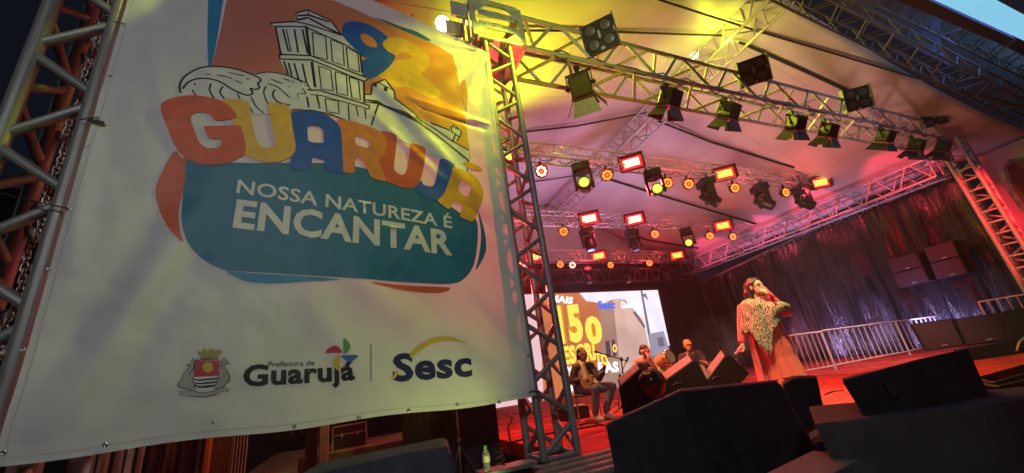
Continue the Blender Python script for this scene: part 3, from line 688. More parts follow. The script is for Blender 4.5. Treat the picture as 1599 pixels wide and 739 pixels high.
mvs = [(906, 258, 7.7, 1, 0.0, .12, 1.1, 'moving head with a lit yellow-green lens, left of the first truss'), (1017, 268, 7.7, 1, .12, .25, 1.1, 'moving head with a lit yellow-green lens, second on the first truss'), (790, 220, 7.7, 1, .2, .1, 1.0, 'moving head with a yellow lens mostly hidden behind the banner tower'),
       (1100, 282, 7.7, 0, 2.1, .75, 1.15, 'dark moving head pointing down with a red-lit underside, third on the first truss'), (1184, 290, 7.7, 0, 2.2, .6, 1.15, 'dark moving head turned away, fourth on the first truss'), (1247, 292, 7.7, 0, 2.4, .55, 1.15, 'dark moving head at the right end of the first truss'),
       (915, 358, 11.3, 0, 0.4, 1.35, 1.1, 'dark moving head hanging straight down, left on the second truss'), (985, 360, 11.3, 0, .5, 1.3, 1.1, 'red-lit moving head pointing down between the two white-hot panels'), (1070, 358, 11.3, 1, -.1, .2, 1.1, 'moving head with a yellow lens on the second truss'),
       (915, 418, 15.0, 0, .4, 1.2, 1.0, 'dark moving head left on the back truss'), (975, 418, 15.0, 0, .5, 1.2, 1.0, 'dark moving head in the middle of the back truss'), (1036, 414, 15.0, 0, .5, 1.2, 1.0, 'dark moving head right on the back truss')]
f0 = f1 = True
for (px, py, Y, lit, pan, tilt, s, lab) in mvs:
    p = at(px, py, Y=Y)
    if lit: place(mvl, f0, p, face_cam(p)+pan, lab, 'moving heads on the lighting trusses', s, tilt); f0 = False
    else: place(mv, f1, p, face_cam(p)+pan, lab, 'moving heads on the lighting trusses', s, tilt); f1 = False
# bare yellow floodlight shining on the roof behind the banner corner
fl = thing('flood_lamp', 'glaring yellow-white lamp above the top right corner of the banner', 'flood lamp', at(691, 37, Y=4.75))
c = at(691, 37, Y=4.75)
MQ = Matrix.Translation(c) @ (EYE-c).to_track_quat('Z', 'Y').to_matrix().to_4x4()
b = MB(); b.lathe([(0, .02), (.08, .01), (.12, -.03)], 22); b.build('lamp_glass', WHITE_HOT, fl, MQ)
b = MB(); b.lathe([(0, -.25), (.07, -.25), (.135, -.05), (.135, .02), (.122, .02)], 22); b.build('lamp_housing', HOUSING, fl, MQ)
# second lamp on the ridge truss
c = at(1084, 86, X=9.55)
fl = thing('flood_lamp', 'small glaring yellow lamp on the ridge truss', 'flood lamp', c)
MQ = Matrix.Translation(c) @ (EYE-c).to_track_quat('Z', 'Y').to_matrix().to_4x4()
b = MB(); b.lathe([(0, .02), (.08, .01), (.11, -.02)], 18); b.build('lamp_glass', WHITE_HOT, fl, MQ)
b = MB(); b.lathe([(0, -.22), (.07, -.22), (.13, -.04), (.13, .02), (.115, .02)], 18); b.build('lamp_housing', HOUSING, fl, MQ)
# cables taped along the front truss and drooping loops
cb = MB(); rnd = random.Random(3)
P = [(2.7+.2*i, 4.16+.035*math.sin(i*1.7), 5.80+.0099*(.2*i) + .03 + .03*math.sin(i*2.3)) for i in range(70)]
cb.path(P, .012, 5)
for i in range(16):
    x = 3.0+i*.85+rnd.random()*.3; z = 5.78+.0099*(x-2.6); w = .25+.25*rnd.random(); d = .08+.16*rnd.random()
    cb.path([(x+w*t, 4.13+.03*abs(2*t-1), z+.03 - 4*d*t*(1-t)) for t in [k/8 for k in range(9)]], .011, 5)
o = cb.build('truss_cable', RUBBER); tag(o, 'black power cables taped and looping along the lower front truss chord', 'cable')
for Y, z in ((7.58, 6.16), (11.1, 5.92)):
    cb = MB(); P = []
    for i in range(22):
        x = 3.2+i*.6; d = .04+.16*rnd.random()
        P += [(x+.6*t, Y, z - 4*d*t*(1-t)) for t in [k/6 for k in range(6)]]
    cb.path(P, .012, 4)
    o = cb.build('truss_cable', RUBBER); tag(o, 'black cable loops hanging under the %s lighting truss' % ('first' if Y < 8 else 'second'), 'cable')

# ================================================================== BANNER
YB = 4.06
def bp_(px, py): p = at(px, py, Y=4.1); return Vector((p.x, 0, p.z))
CORN = Vector((1.87, 0, 5.38))
FOLDS = [((600, 150), (760, 330), .10, .020), ((585, 190), (690, 285), .05, .012), ((545, 120), (640, 210), .12, -.016), ((640, 160), (760, 197), .03, .022), ((655, 172), (755, 205), .03, -.018),
         ((225, 0), (262, 190), .10, .014), ((320, 330), (100, 650), .14, .020), ((250, 330), (60, 600), .14, -.018), ((360, 300), (180, 620), .12, -.012),
         ((560, 440), (700, 560), .13, .020), ((620, 440), (800, 590), .11, -.020), ((480, 470), (620, 640), .14, .014), ((690, 430), (815, 560), .10, .017), ((160, 560), (20, 690), .16, .014),
         ((760, 260), (800, 400), .06, .012), ((735, 330), (830, 415), .05, -.014), ((150, 150), (115, 420), .09, .010), ((430, 480), (300, 690), .16, .012), ((700, 520), (760, 620), .10, .016)]
_F = [(bp_(*a), bp_(*b), w, h) for a, b, w, h in FOLDS]
def wrinkle(x, z):
    p = Vector((x, 0, z))
    u = (x+2.13)/4.0; v = (z-.7)/5.0
    w = .05*math.sin(math.pi*max(0, min(1, u)))*math.sin(math.pi*max(0, min(1, v)))
    for a, b, wd_, h in _F:
        d = b-a; t = max(0, min(1, (p-a).dot(d)/d.length_squared)); q = a + d*t
        r = (p-q).length/wd_
        if r < 3: w += 1.35*h*math.exp(-r*r)*(.35+.65*math.sin(math.pi*min(1, max(0, t*.9+.05))))
    c = p-CORN; r = c.length; th = math.atan2(c.z, c.x)
    w += .022*math.exp(-r/.75)*math.cos(th*16 + .7*mnoise.noise((x, z, 1)))*min(1, r/.12)
    w += .008*mnoise.noise((x*1.6, z*1.1, 4.0)) + .0065*mnoise.noise((x*4.2+z*1.5, z*3.6-x, 7.0)) + .0014*mnoise.noise((x*11+z*4, z*9-x*3, 2.0))
    return w
def on_banner(p, lift): return Vector((p.x, YB - wrinkle(p.x, p.z) - lift, p.z))
def top_z(x): return 5.38 + .345*(1.87-x) - .03*max(0, 1.2-x)**1.6
def edge_z0(x): return .74 + (.62-.74)*(x+2.12)/4.0 - .0 + .012*math.sin(x*4.2)
def fab(u, v):
    x = -2.13 + 4.01*u; z = edge_z0(x) + (top_z(x)-edge_z0(x))*v
    x += (-.014*math.sin(math.pi*v) if u > .97 else 0)
    return on_banner(Vector((x, 0, z)), 0)
def cloth(name, col, rough=.55, transl=.06, bump=.12):
    m = mat(name, col, rough, 0, .06, 2.5, bump=bump, bscale=420, spec=.4); nt = m.node_tree
    b = nt.nodes['Principled BSDF']; tr = nt.nodes.new('ShaderNodeBsdfTranslucent'); tr.inputs[0].default_value = (*col, 1)
    mx = nt.nodes.new('ShaderNodeMixShader'); mx.inputs[0].default_value = transl
    out = nt.nodes['Material Output']; nt.links.new(b.outputs[0], mx.inputs[1]); nt.links.new(tr.outputs[0], mx.inputs[2]); nt.links.new(mx.outputs[0], out.inputs[0])
    return m
FAB = cloth('banner_vinyl', (.63, .635, .64), .42)
INK = {k: mat('ink_'+k, c, .42, 0, .10, 9, bump=.12, bscale=420, spec=.4) for k, c in dict(red=(.62, .10, .035), yellow=(.72, .40, .05), blue=(.022, .095, .40), orange=(.68, .22, .045), amber=(.78, .38, .04), teal=(.022, .145, .26), tealblue=(.025, .22, .42),
    coral=(.58, .17, .11), black=(.02, .02, .022), navy=(.02, .022, .10), white=(.66, .64, .62), grey=(.34, .34, .32), gold=(.62, .40, .06), green=(.08, .28, .07), olive=(.35, .30, .07), crimson=(.45, .04, .05), royal=(.05, .12, .42)).items()}
# coral panel shades from coral to orange towards its right side
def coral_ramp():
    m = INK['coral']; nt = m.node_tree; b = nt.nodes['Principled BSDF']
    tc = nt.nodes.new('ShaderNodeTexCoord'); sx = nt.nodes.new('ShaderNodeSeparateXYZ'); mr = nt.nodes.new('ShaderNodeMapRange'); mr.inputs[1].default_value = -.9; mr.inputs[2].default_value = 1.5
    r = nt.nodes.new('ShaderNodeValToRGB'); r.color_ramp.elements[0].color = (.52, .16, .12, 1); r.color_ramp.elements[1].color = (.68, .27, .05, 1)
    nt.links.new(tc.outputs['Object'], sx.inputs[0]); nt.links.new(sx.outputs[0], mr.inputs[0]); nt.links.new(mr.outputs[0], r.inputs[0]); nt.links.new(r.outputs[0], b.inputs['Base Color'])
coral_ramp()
ban = thing('banner', 'large white city banner with colourful lettering, hung between two truss towers', 'banner', (-.1, YB, .65))
b = MB(); b.grid(fab, 220, 250); fo = b.build('fabric', FAB, ban, keep_normals=True)
def crom(pts, n=5, closed=True):
    P = [Vector(p) for p in pts]; N = len(P); out = []
    for i in range(N if closed else N-1):
        g = (lambda k: P[k % N]) if closed else (lambda k: P[max(0, min(N-1, k))])
        p0, p1, p2, p3 = g(i-1), g(i), g(i+1), g(i+2)
        for k in range(n):
            t = k/n
            out.append(.5*((2*p1) + (p2-p0)*t + (2*p0-5*p1+4*p2-p3)*t*t + (-p0+3*p1-3*p2+p3)*t*t*t))
    if not closed: out.append(P[-1])
    return out
def xf(pts, s, ox, oy): return [Vector((x/s+ox, y/s+oy)) for x, y in pts]
def refine(bm, L=.05):
    for _ in range(7):
        es = [e for e in bm.edges if e.calc_length() > L]
        if not es: break
        bmesh.ops.subdivide_edges(bm, edges=es, cuts=1, use_grid_fill=False)
        bmesh.ops.triangulate(bm, faces=[f for f in bm.faces if len(f.verts) > 3])
def ink_poly(name, loops, ink, layer, parent=None, smooth=True, n=4):
    Ls = []
    for lp in loops:
        q = crom(lp, n) if smooth else [Vector(p) for p in lp]
        Ls.append([bp_(p.x, p.y) for p in q])
    tris = geometry.tessellate_polygon([[Vector((p.x, p.z, 0)) for p in l] for l in Ls])
    allp = [p for l in Ls for p in l]
    b = MB(); vs = [b.bm.verts.new(p) for p in allp]
    for t in tris:
        try: b.bm.faces.new([vs[i] for i in t])
        except ValueError: pass
    refine(b.bm)
    for v in b.bm.verts: v.co = on_banner(v.co, .0032+.0006*layer)
    for f in b.bm.faces: f.smooth = True
    o = b.build(name, INK[ink] if isinstance(ink, str) else ink, parent or ban); return o
def ink_strokes(name, lines, ink, layer, w, parent=None, smooth=True):
    b = MB()
    for ln in lines:
        ww = w
        if isinstance(ln, tuple) and isinstance(ln[0], (int, float)): ww, ln = ln
        q = crom(ln, 5, False) if smooth and len(ln) > 2 else [Vector(p) for p in ln]
        q2 = []
        for a, c in zip(q, q[1:]):
            k = max(1, int((c-a).length/6))
            q2 += [a.lerp(c, i/k) for i in range(k)]
        q2.append(q[-1])
        P = [bp_(p.x, p.y) for p in q2]
        mid = q2[len(q2)//2]; sc = (bp_(mid.x+1, mid.y)-bp_(mid.x-1, mid.y)).length/2
        L, Rr = [], []
        for i, p in enumerate(P):
            d = (P[min(i+1, len(P)-1)]-P[max(0, i-1)]); nrm = Vector((-d.z, 0, d.x)).normalized()*ww*sc/2
            L.append(b.bm.verts.new(p+nrm)); Rr.append(b.bm.verts.new(p-nrm))
        for i in range(len(P)-1): b.bm.faces.new((L[i], L[i+1], Rr[i+1], Rr[i])).smooth = True
    for v in b.bm.verts: v.co = on_banner(v.co, .0032+.0006*layer)
    return b.build(name, INK[ink], parent or ban)
def ink_text(name, txt, p0, p1, pt, ink, layer, bold, cap, parent=None):
    cm = text_mesh(cap, bold); hg = max(v.co.y for v in cm.vertices); bpy.data.meshes.remove(cm)
    o = fit_text(name, txt, bp_(*p0), bp_(*p1), bp_(*pt), INK[ink], parent or ban, bold, None, hg)
    bm = bmesh.new(); bm.from_mesh(o.data); bmesh.ops.triangulate(bm, faces=bm.faces[:]); refine(bm, .09)
    for v in bm.verts: v.co = on_banner(v.co, .0032+.0006*layer)
    bm.to_mesh(o.data); bm.free(); return o
# backdrop shapes
ink_poly('blue_print', [[(328, -30), (352, -30), (345, 40), (333, 108), (328, 108), (326, 60), (327, 0)]], 'tealblue', 1, n=3)
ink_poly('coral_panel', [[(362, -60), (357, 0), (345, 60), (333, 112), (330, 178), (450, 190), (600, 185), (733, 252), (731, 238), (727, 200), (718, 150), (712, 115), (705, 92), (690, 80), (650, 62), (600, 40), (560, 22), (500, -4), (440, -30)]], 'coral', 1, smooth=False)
ink_poly('teal_sliver', [[(585, 31), (620, 44), (650, 54), (672, 69), (650, 62), (620, 49)]], 'teal', 1)
ink_poly('coral_sliver', [[(717, 140), (724, 128), (728, 150), (727, 178), (722, 165)]], 'coral', 1)
ink_poly('teal_panel', [[(296, 250), (292, 285), (288, 330), (290, 360), (298, 383), (315, 405), (340, 420), (362, 426), (440, 431), (520, 436), (640, 444), (700, 446.5), (722, 438), (736, 420), (742, 395), (744, 370), (741, 346), (722, 340), (685, 316), (640, 298), (600, 280), (560, 268), (500, 262), (400, 262), (330, 258)]], 'teal', 1, n=3)
ink_poly('teal_crescent', [[(357, 427), (400, 431), (460, 434), (530, 440), (480, 443), (430, 446), (395, 444), (372, 437)]], 'tealblue', 1)
ink_poly('red_crescent', [[(578, 444), (640, 449), (698, 452), (690, 459), (668, 460), (625, 455)]], 'red', 1)
ink_poly('teal_crescent', [[(745, 334), (752, 352), (757, 385), (754, 402), (741, 424), (746, 400), (749, 370)]], 'teal', 1)
ink_poly('orange_crescent', [[(275, 243), (287, 252), (296, 258), (291, 295), (283, 335), (286, 365), (291, 383), (277, 372), (258, 345), (247, 310), (252, 285)]], 'red', 1)
c1 = lambda l: xf(l, 3.8875, 240, 100)
c2 = lambda l: xf(l, 3.694, 460, 160)
c3 = lambda l: xf(l, 3.519, 420, 0)
c5 = lambda l: xf(l, 4.1, 370, 520)
c7 = lambda l: xf(l, 5.279, 230, 500)
# waves, tower and hill drawing
ink_poly('wave_drawing', [c1([(165, 198), (172, 145), (200, 100), (260, 62), (340, 45), (440, 45), (530, 65), (610, 93), (700, 80), (800, 95), (900, 135), (945, 170), (945, 300), (850, 310), (760, 330), (690, 335), (600, 335), (500, 300), (350, 260), (180, 228)])], 'white', 2, n=3)
ink_strokes('wave_line', [(3.2, c1([(178, 205), (172, 160), (198, 108), (260, 66), (340, 46), (440, 48), (530, 68), (612, 96), (657, 125), (640, 150), (650, 172), (628, 186), (596, 180), (610, 206), (585, 222), (540, 210), (480, 180), (420, 142), (350, 121), (280, 119), (225, 138), (188, 180)])),
    c1([(625, 92), (700, 80), (800, 95), (880, 130), (940, 168)]), c1([(262, 145), (264, 160)]), c1([(250, 185), (258, 205), (272, 222)]), (3, c1([(362, 150), (352, 190), (378, 238)])), (3, c1([(432, 166), (415, 200), (438, 238), (466, 248)])), c1([(520, 210), (535, 245)]),
    c1([(600, 230), (632, 290), (678, 328)]), c1([(592, 292), (612, 326)]), c1([(690, 165), (676, 200), (690, 250), (705, 272)]), (3, c1([(742, 186), (730, 222), (762, 262), (842, 282)])), c1([(700, 150), (760, 172), (830, 232), (882, 246), (880, 212), (925, 212), (905, 180)]),
    c1([(325, 93), (358, 94)]), c1([(393, 98), (440, 106), (490, 120)]), c1([(463, 82), (555, 104)]), c1([(508, 132), (548, 150)]), c1([(572, 119), (588, 124)]), c1([(718, 122), (788, 150)]), c1([(790, 118), (862, 142)]), c1([(820, 168), (848, 183)]), c1([(840, 308), (890, 305), (935, 310)])], 'black', 3, 2.3)
ink_poly('hill_drawing', [c2([(380, 20), (470, 20), (640, 85), (720, 120), (800, 150), (900, 235), (1000, 290), (1005, 420), (1000, 430), (880, 390), (700, 280), (560, 230), (420, 180), (330, 140)]), ], 'white', 2, smooth=False)
ink_poly('castle_drawing', [c3([(515, 540), (560, 540), (565, 490), (635, 462), (685, 525), (690, 570), (800, 650), (830, 700), (600, 640), (520, 600)])], 'white', 2, smooth=False)
ink_poly('turret_drawing', [c2([(895, 160), (915, 148), (955, 185), (945, 215), (930, 238), (905, 240), (880, 215), (780, 150), (780, 140), (890, 180)])], 'white', 3, smooth=False)
ink_poly('tower_drawing', [c3([(5, 150), (150, 135), (148, 90), (215, 75), (335, 130), (345, 150), (400, 215), (500, 320), (510, 440), (545, 452), (525, 480), (522, 592), (552, 610), (545, 630), (600, 600), (560, 720), (440, 695), (340, 655), (230, 635), (120, 620), (110, 450), (62, 345), (80, 330), (35, 175)])], 'white', 3, smooth=False)
rc = lambda a, b_, c_, d: [a, b_, c_, d, a]
TL = [(3, [(10, 150), (150, 140), (200, 150), (400, 216)]), [(10, 152), (40, 172), (200, 166)], (2.6, [(30, 168), (195, 168), (430, 272), (500, 322)]), (3, [(40, 172), (70, 325)]), (4.5, [(206, 165), (228, 332)]),
      (3, [(80, 182), (112, 312)]), [(98, 182), (126, 314)], (3, [(142, 182), (164, 316)]), (3, [(186, 182), (216, 322)]), rc((240, 200), (312, 222), (322, 352), (250, 336)), rc((340, 240), (406, 266), (414, 386), (350, 366)), rc((424, 280), (486, 316), (497, 422), (436, 402)), (3, [(500, 320), (511, 424)]),
      (3, [(60, 326), (230, 332), (532, 450)]), (3, [(66, 352), (236, 357), (522, 470)]), (2.4, [(60, 326), (66, 352)]), (2.4, [(532, 450), (540, 460), (522, 470)]), (3, [(86, 362), (112, 442)]), (3, [(112, 372), (132, 455)]), (3, [(142, 374), (168, 470)]), (3, [(186, 376), (210, 485)]), (4.5, [(238, 366), (256, 506)]),
      rc((275, 390), (341, 412), (353, 526), (290, 516)), rc((364, 420), (426, 437), (432, 552), (374, 541)), rc((440, 446), (491, 462), (501, 576), (455, 566)), (3, [(521, 472), (522, 592)]), (3, [(214, 522), (280, 522), (551, 607)]), [(230, 547), (290, 552), (546, 628)], [(551, 607), (546, 628)],
      (3, [(265, 550), (282, 626)]), (3, [(212, 560), (222, 618)]), rc((310, 570), (380, 582), (386, 652), (320, 642)), [(435, 600), (441, 692)], [(478, 612), (490, 668)], [(525, 626), (531, 682)], (3, [(150, 92), (215, 76), (335, 131), (366, 168), (400, 216)]), (4, [(160, 106), (220, 104), (332, 142)]), (4, [(152, 130), (216, 118), (310, 170), (396, 212)]), [(215, 76), (222, 104)], [(150, 92), (158, 130)],
      (2.4, [(112, 445), (150, 460), (212, 485), (232, 520)]), [(150, 640), (230, 632), (340, 655), (440, 694)], (2.6, [(525, 575), (592, 576), (700, 640), (880, 735)]), (2.6, [(600, 592), (560, 716)]), (2.6, [(520, 540), (560, 540), (565, 490), (635, 462), (685, 525), (690, 570), (800, 652), (830, 690)]), [(525, 588), (600, 592)], (8, [(572, 490), (590, 490)]), (8, [(628, 514), (648, 518)]), [(565, 490), (600, 480), (685, 525)]]
ink_strokes('tower_line', [(l[0], c3(l[1])) if isinstance(l, tuple) else c3(l) for l in TL], 'black', 4, 2.0, smooth=False)
ink_strokes('hill_line', [(3.2, c2([(420, 12), (475, 26), (640, 97), (800, 200), (1000, 352)])), (1.6, c2([(470, 20), (640, 88), (790, 190)])), (2, c2([(690, 110), (790, 165), (900, 240), (1000, 292)])), (2.8, c2([(895, 162), (915, 149), (956, 186), (946, 216), (900, 190), (895, 162)])), (2.8, c2([(890, 182), (780, 140)])), (2.8, c2([(905, 242), (920, 206), (942, 216), (930, 238)])), (1.6, c2([(992, 350), (990, 422)])), (2.2, c2([(905, 160), (935, 172)])), (2, c2([(480, 30), (440, 160)]))], 'black', 5, 2, smooth=False)
# 92
ink_poly('figure_two', [c3([(625, 255), (650, 228), (700, 222), (760, 240), (820, 275), (862, 312), (878, 350), (868, 392), (835, 430), (900, 480), (940, 540), (880, 560), (760, 500), (700, 505), (640, 465), (600, 440), (650, 400), (680, 360), (720, 352), (760, 346), (785, 335), (760, 312), (725, 308), (695, 322), (650, 300)])], 'yellow', 2, n=3)
ink_poly('figure_nine', [c3([(400, 190), (410, 155), (440, 138), (490, 138), (550, 155), (610, 190), (650, 225), (625, 250), (625, 270), (650, 300), (690, 325), (680, 360), (650, 400), (600, 440), (550, 460), (525, 445), (508, 420), (512, 358), (540, 345), (505, 330), (440, 270), (410, 225)]), c3([(500, 218), (515, 205), (550, 215), (580, 240), (595, 270), (580, 281), (545, 273), (515, 250)])], 'blue', 3, n=3)
# GUARUJÁ
ink_poly('letter_j', [c2([(835, 348), (905, 375), (912, 395), (890, 480), (865, 550), (835, 580), (795, 585), (745, 568), (705, 540), (680, 515), (700, 495), (725, 470), (735, 492), (770, 502), (795, 495), (808, 460), (822, 390)])], 'blue', 5, n=3)
ink_poly('letter_u', [c2([(495, 195), (520, 195), (575, 215), (583, 240), (575, 330), (568, 390), (575, 420), (605, 440), (630, 435), (645, 405), (655, 330), (662, 265), (690, 262), (735, 280), (748, 300), (738, 390), (720, 460), (700, 500), (660, 515), (610, 510), (560, 490), (525, 475), (495, 400), (485, 358), (515, 320), (525, 265), (515, 230)])], 'red', 6, n=3)
ink_poly('letter_r', [c2([(245, 130), (300, 130), (370, 148), (440, 170), (495, 200), (520, 235), (525, 290), (512, 330), (485, 355), (495, 400), (525, 470), (500, 475), (445, 460), (425, 430), (395, 370), (375, 350), (350, 348), (345, 400), (340, 432), (285, 428), (280, 380), (275, 300), (268, 190)]), c2([(348, 232), (360, 222), (415, 240), (431, 262), (428, 285), (410, 290), (370, 280), (352, 268)])], 'orange', 7, n=3)
ink_poly('letter_a', [c2([(-15, 98), (30, 80), (90, 78), (150, 88), (200, 110), (245, 145), (268, 185), (275, 300), (284, 430), (240, 430), (185, 420), (172, 365), (140, 355), (105, 350), (100, 412), (40, 410), (-15, 402), (-15, 250)]), c2([(78, 175), (88, 165), (130, 165), (160, 180), (168, 200), (170, 252), (160, 262), (90, 255), (80, 220)])], 'blue', 6, n=3)
ink_poly('letter_u', [c1([(430, 247), (500, 245), (575, 255), (590, 290), (605, 380), (630, 480), (655, 525), (690, 538), (725, 535), (745, 515), (740, 470), (720, 370), (700, 272), (760, 272), (825, 290), (850, 430), (868, 530), (855, 575), (820, 605), (760, 625), (700, 628), (640, 612), (590, 590), (540, 555), (510, 450), (470, 330)])], 'yellow', 8, n=3)
ink_poly('letter_g', [c1([(60, 300), (75, 265), (120, 240), (200, 222), (280, 222), (370, 238), (430, 258), (480, 295), (517, 355), (465, 366), (410, 372), (375, 362), (355, 335), (310, 322), (270, 322), (243, 340), (240, 370), (262, 430), (285, 490), (315, 525), (350, 538), (400, 535), (422, 515), (418, 482), (385, 482), (350, 478), (335, 455), (318, 412), (345, 404), (440, 402), (520, 402), (545, 420), (570, 530), (560, 575), (520, 605), (450, 630), (380, 637), (300, 632), (240, 612), (190, 580), (140, 515), (85, 380)])], 'red', 9, n=3)
ink_poly('letter_a', [c2([(905, 395), (940, 400), (1000, 420), (1050, 460), (1078, 520), (1075, 570), (1050, 640), (1020, 700), (985, 690), (945, 670), (962, 612), (935, 598), (905, 590), (885, 630), (840, 605), (820, 580), (850, 550), (880, 480), (895, 430)]), c2([(945, 480), (960, 475), (1005, 495), (1005, 520), (990, 556), (965, 550), (938, 520)])], 'amber', 8, n=3)
ink_poly('accent', [c2([(962, 364), (1000, 358), (1045, 375), (1078, 404), (1040, 404), (990, 392)])], 'amber', 6, n=3)
# slogan and logos
ink_text('slogan', 'NOSSA NATUREZA É', (371.6, 307.3), (704, 360.7), (374.6, 286.5), 'white', 3, .018, 'N')
ink_text('slogan', 'ENCANTAR', (366.2, 360.7), (704.5, 402.6), (373, 316.8), 'white', 3, .032, 'N')
ink_text('logo_lettering', 'Prefeitura de', (420, 574.2), (491.4, 571.6), (420.6, 566), 'black', 2, .004, 'P')
ink_text('logo_lettering', 'Guarujá', (381.5, 605), (554, 594.4), (383.5, 571), 'black', 2, .035, 'G')
ink_text('logo_lettering', 'Sesc', (612, 597.5), (735, 588.5), (612.5, 553.5), 'navy', 2, .036, 'S')
ink_poly('swoosh', [c5([(1102, 150), (1130, 110), (1200, 60), (1280, 34), (1370, 35), (1466, 74), (1400, 58), (1300, 58), (1220, 85), (1150, 130), (1112, 165)])], 'gold', 3)
ink_poly('swoosh', [c5([(983, 300), (1003, 268), (1028, 243), (1022, 270), (1002, 296)])], 'gold', 3)
ink_strokes('divider_line', [c5([(855, 80), (855, 315)])], 'black', 2, 1.0, smooth=False)
ink_poly('petal', [c5([(567, 133), (590, 105), (625, 90), (655, 100), (672, 132), (620, 134)])], 'crimson', 2)
ink_poly('petal', [c5([(683, 42), (715, 65), (725, 95), (715, 120), (683, 140), (682, 90)])], 'green', 2)
ink_poly('petal', [c5([(672, 152), (772, 150), (745, 180), (715, 192), (690, 178)])], 'royal', 2)
ink_poly('petal', [c5([(660, 148), (635, 160), (615, 190), (620, 220), (640, 240), (656, 246), (658, 200)])], 'gold', 3)
arms = ink_poly('coat_of_arms', [c7([(395, 318), (408, 345), (402, 400), (372, 450), (400, 500), (412, 572), (370, 577), (300, 552), (275, 552), (278, 520), (300, 510), (310, 470), (340, 420), (375, 387), (370, 376), (337, 378), (375, 355)])], 'grey', 2, n=3)
def ap(l, ink, ly, **k): return ink_poly('arms_shape', [c7(l)], ink, ly, arms, **k)
ap([(648, 316), (692, 365), (655, 368), (655, 400), (690, 450), (695, 490), (705, 505), (690, 525), (680, 512), (640, 555), (580, 572), (558, 548), (600, 500), (630, 430), (613, 400), (630, 350)], 'grey', 2, n=3)
ap([(430, 267), (450, 262), (456, 273), (470, 265), (475, 248), (500, 250), (510, 262), (530, 256), (540, 244), (570, 250), (577, 263), (600, 250), (633, 263), (625, 285), (602, 300), (596, 328), (460, 330), (465, 305), (440, 290)], 'olive', 2, n=2)
ap([(418, 335), (622, 338), (602, 470), (590, 522), (560, 545), (500, 557), (450, 548), (408, 530), (398, 482)], 'white', 3, smooth=False)
ap([(420, 337), (620, 340), (602, 462), (403, 474)], 'crimson', 4, smooth=False)
ap([(518+46*math.cos(k*math.pi/10)*(1 if k % 2 else .88), 395+46*math.sin(k*math.pi/10)*(1 if k % 2 else .88)) for k in range(20)], 'gold', 5, smooth=False)
for y in (487, 515, 541): ap([(402+(y-487)*.25, y), (450, y+6), (500, y), (550, y-4), (598-(y-487)*.35, y-8), (596-(y-487)*.4, y+4), (550, y+10), (500, y+14), (450, y+18), (404+(y-487)*.3, y+10)], 'navy', 4, n=2)
ap([(265, 592), (340, 583), (370, 582), (480, 602), (590, 580), (610, 560), (692, 560), (690, 592), (640, 590), (600, 610), (480, 633), (360, 627), (268, 622), (292, 606)], 'grey', 3, smooth=False)
ink_strokes('arms_line', [c7(l) for l in ([(395, 318), (408, 345), (402, 400), (372, 450), (400, 500), (412, 572)], [(340, 378), (375, 387), (340, 420), (310, 470), (300, 510), (278, 522), (280, 552), (370, 577)], [(648, 316), (692, 365), (655, 370), (690, 450), (695, 490), (640, 555), (580, 572)], [(418, 335), (622, 338), (602, 470), (590, 522), (560, 545), (500, 557), (450, 548), (408, 530), (398, 482), (418, 335)], [(370, 582), (480, 602), (590, 580)], [(360, 627), (480, 634), (600, 611)], [(455, 318), (598, 318)])], 'black', 5, .9, arms)
# rope-edge eyelets along bottom and sides, with cable ties on a few
EYE_PX = [(14, 706), (169, 700), (338, 660), (461, 666), (560, 652), (637, 641), (712, 632), (777, 628), (82, 422), (41, 547), (113, 331), (143, 233), (176, 125), (822, 556), (815, 470), (808, 400), (797, 330), (790, 262), (778, 190), (768, 140), (825, 613), (643, 29), (680, 46), (715, 64)]
for i, (x, y) in enumerate(EYE_PX):
    p = on_banner(bp_(x, y), .004)
    if i in (1,): p = on_banner(bp_(169, 694), .004)
    m = MB(); m.lathe([(.007, 0), (.009, .003), (.0155, .003), (.017, 0)], 14, Matrix.Translation(p) @ rotm('X', math.pi/2)); m.lathe([(0, .001), (.008, .001)], 12, Matrix.Translation(p) @ rotm('X', math.pi/2))
    m.build('eyelet', STEEL, ban)
for a, c in (((113, 331), (-5, 300)), ((200, 46), (178, 34)), ((160, 190), (125, 187)), ((826, 610), (842, 611)), ((829, 618), (845, 618)), ((757, 86), (772, 74))):
    p, q = on_banner(bp_(*a), .02), at(*c, Y=4.06)
    m = MB(); m.path([p, p.lerp(q, .5)+Vector((0, -.015, -.01)), q], .006, 5); o = m.build('cable_tie', RUBBER, ban)
m = MB(); m.box((0, 0, 0), (.11, .012, .035), Matrix.Translation(at(150, 190, Y=4.03)) @ rotm('Y', R_(12))); m.build('tape_tab', RUBBER, ban)

# stitched hem along the bottom and the two sides
b = MB()
def hem_pt(k, t, w): 
    if k == 0: u, v = t, .008+w
    elif k == 1: u, v = .010+w*1.2, t
    else: u, v = .990-w*1.2, t
    p = fab(u, v); return p + Vector((0, -.0016, 0))
for k in range(3): b.grid(lambda t, w: hem_pt(k, t, w*.0016), 160, 1)
b.build('hem', mat('hem_thread', (.52, .50, .48), .7, 0, .1), ban, keep_normals=True)

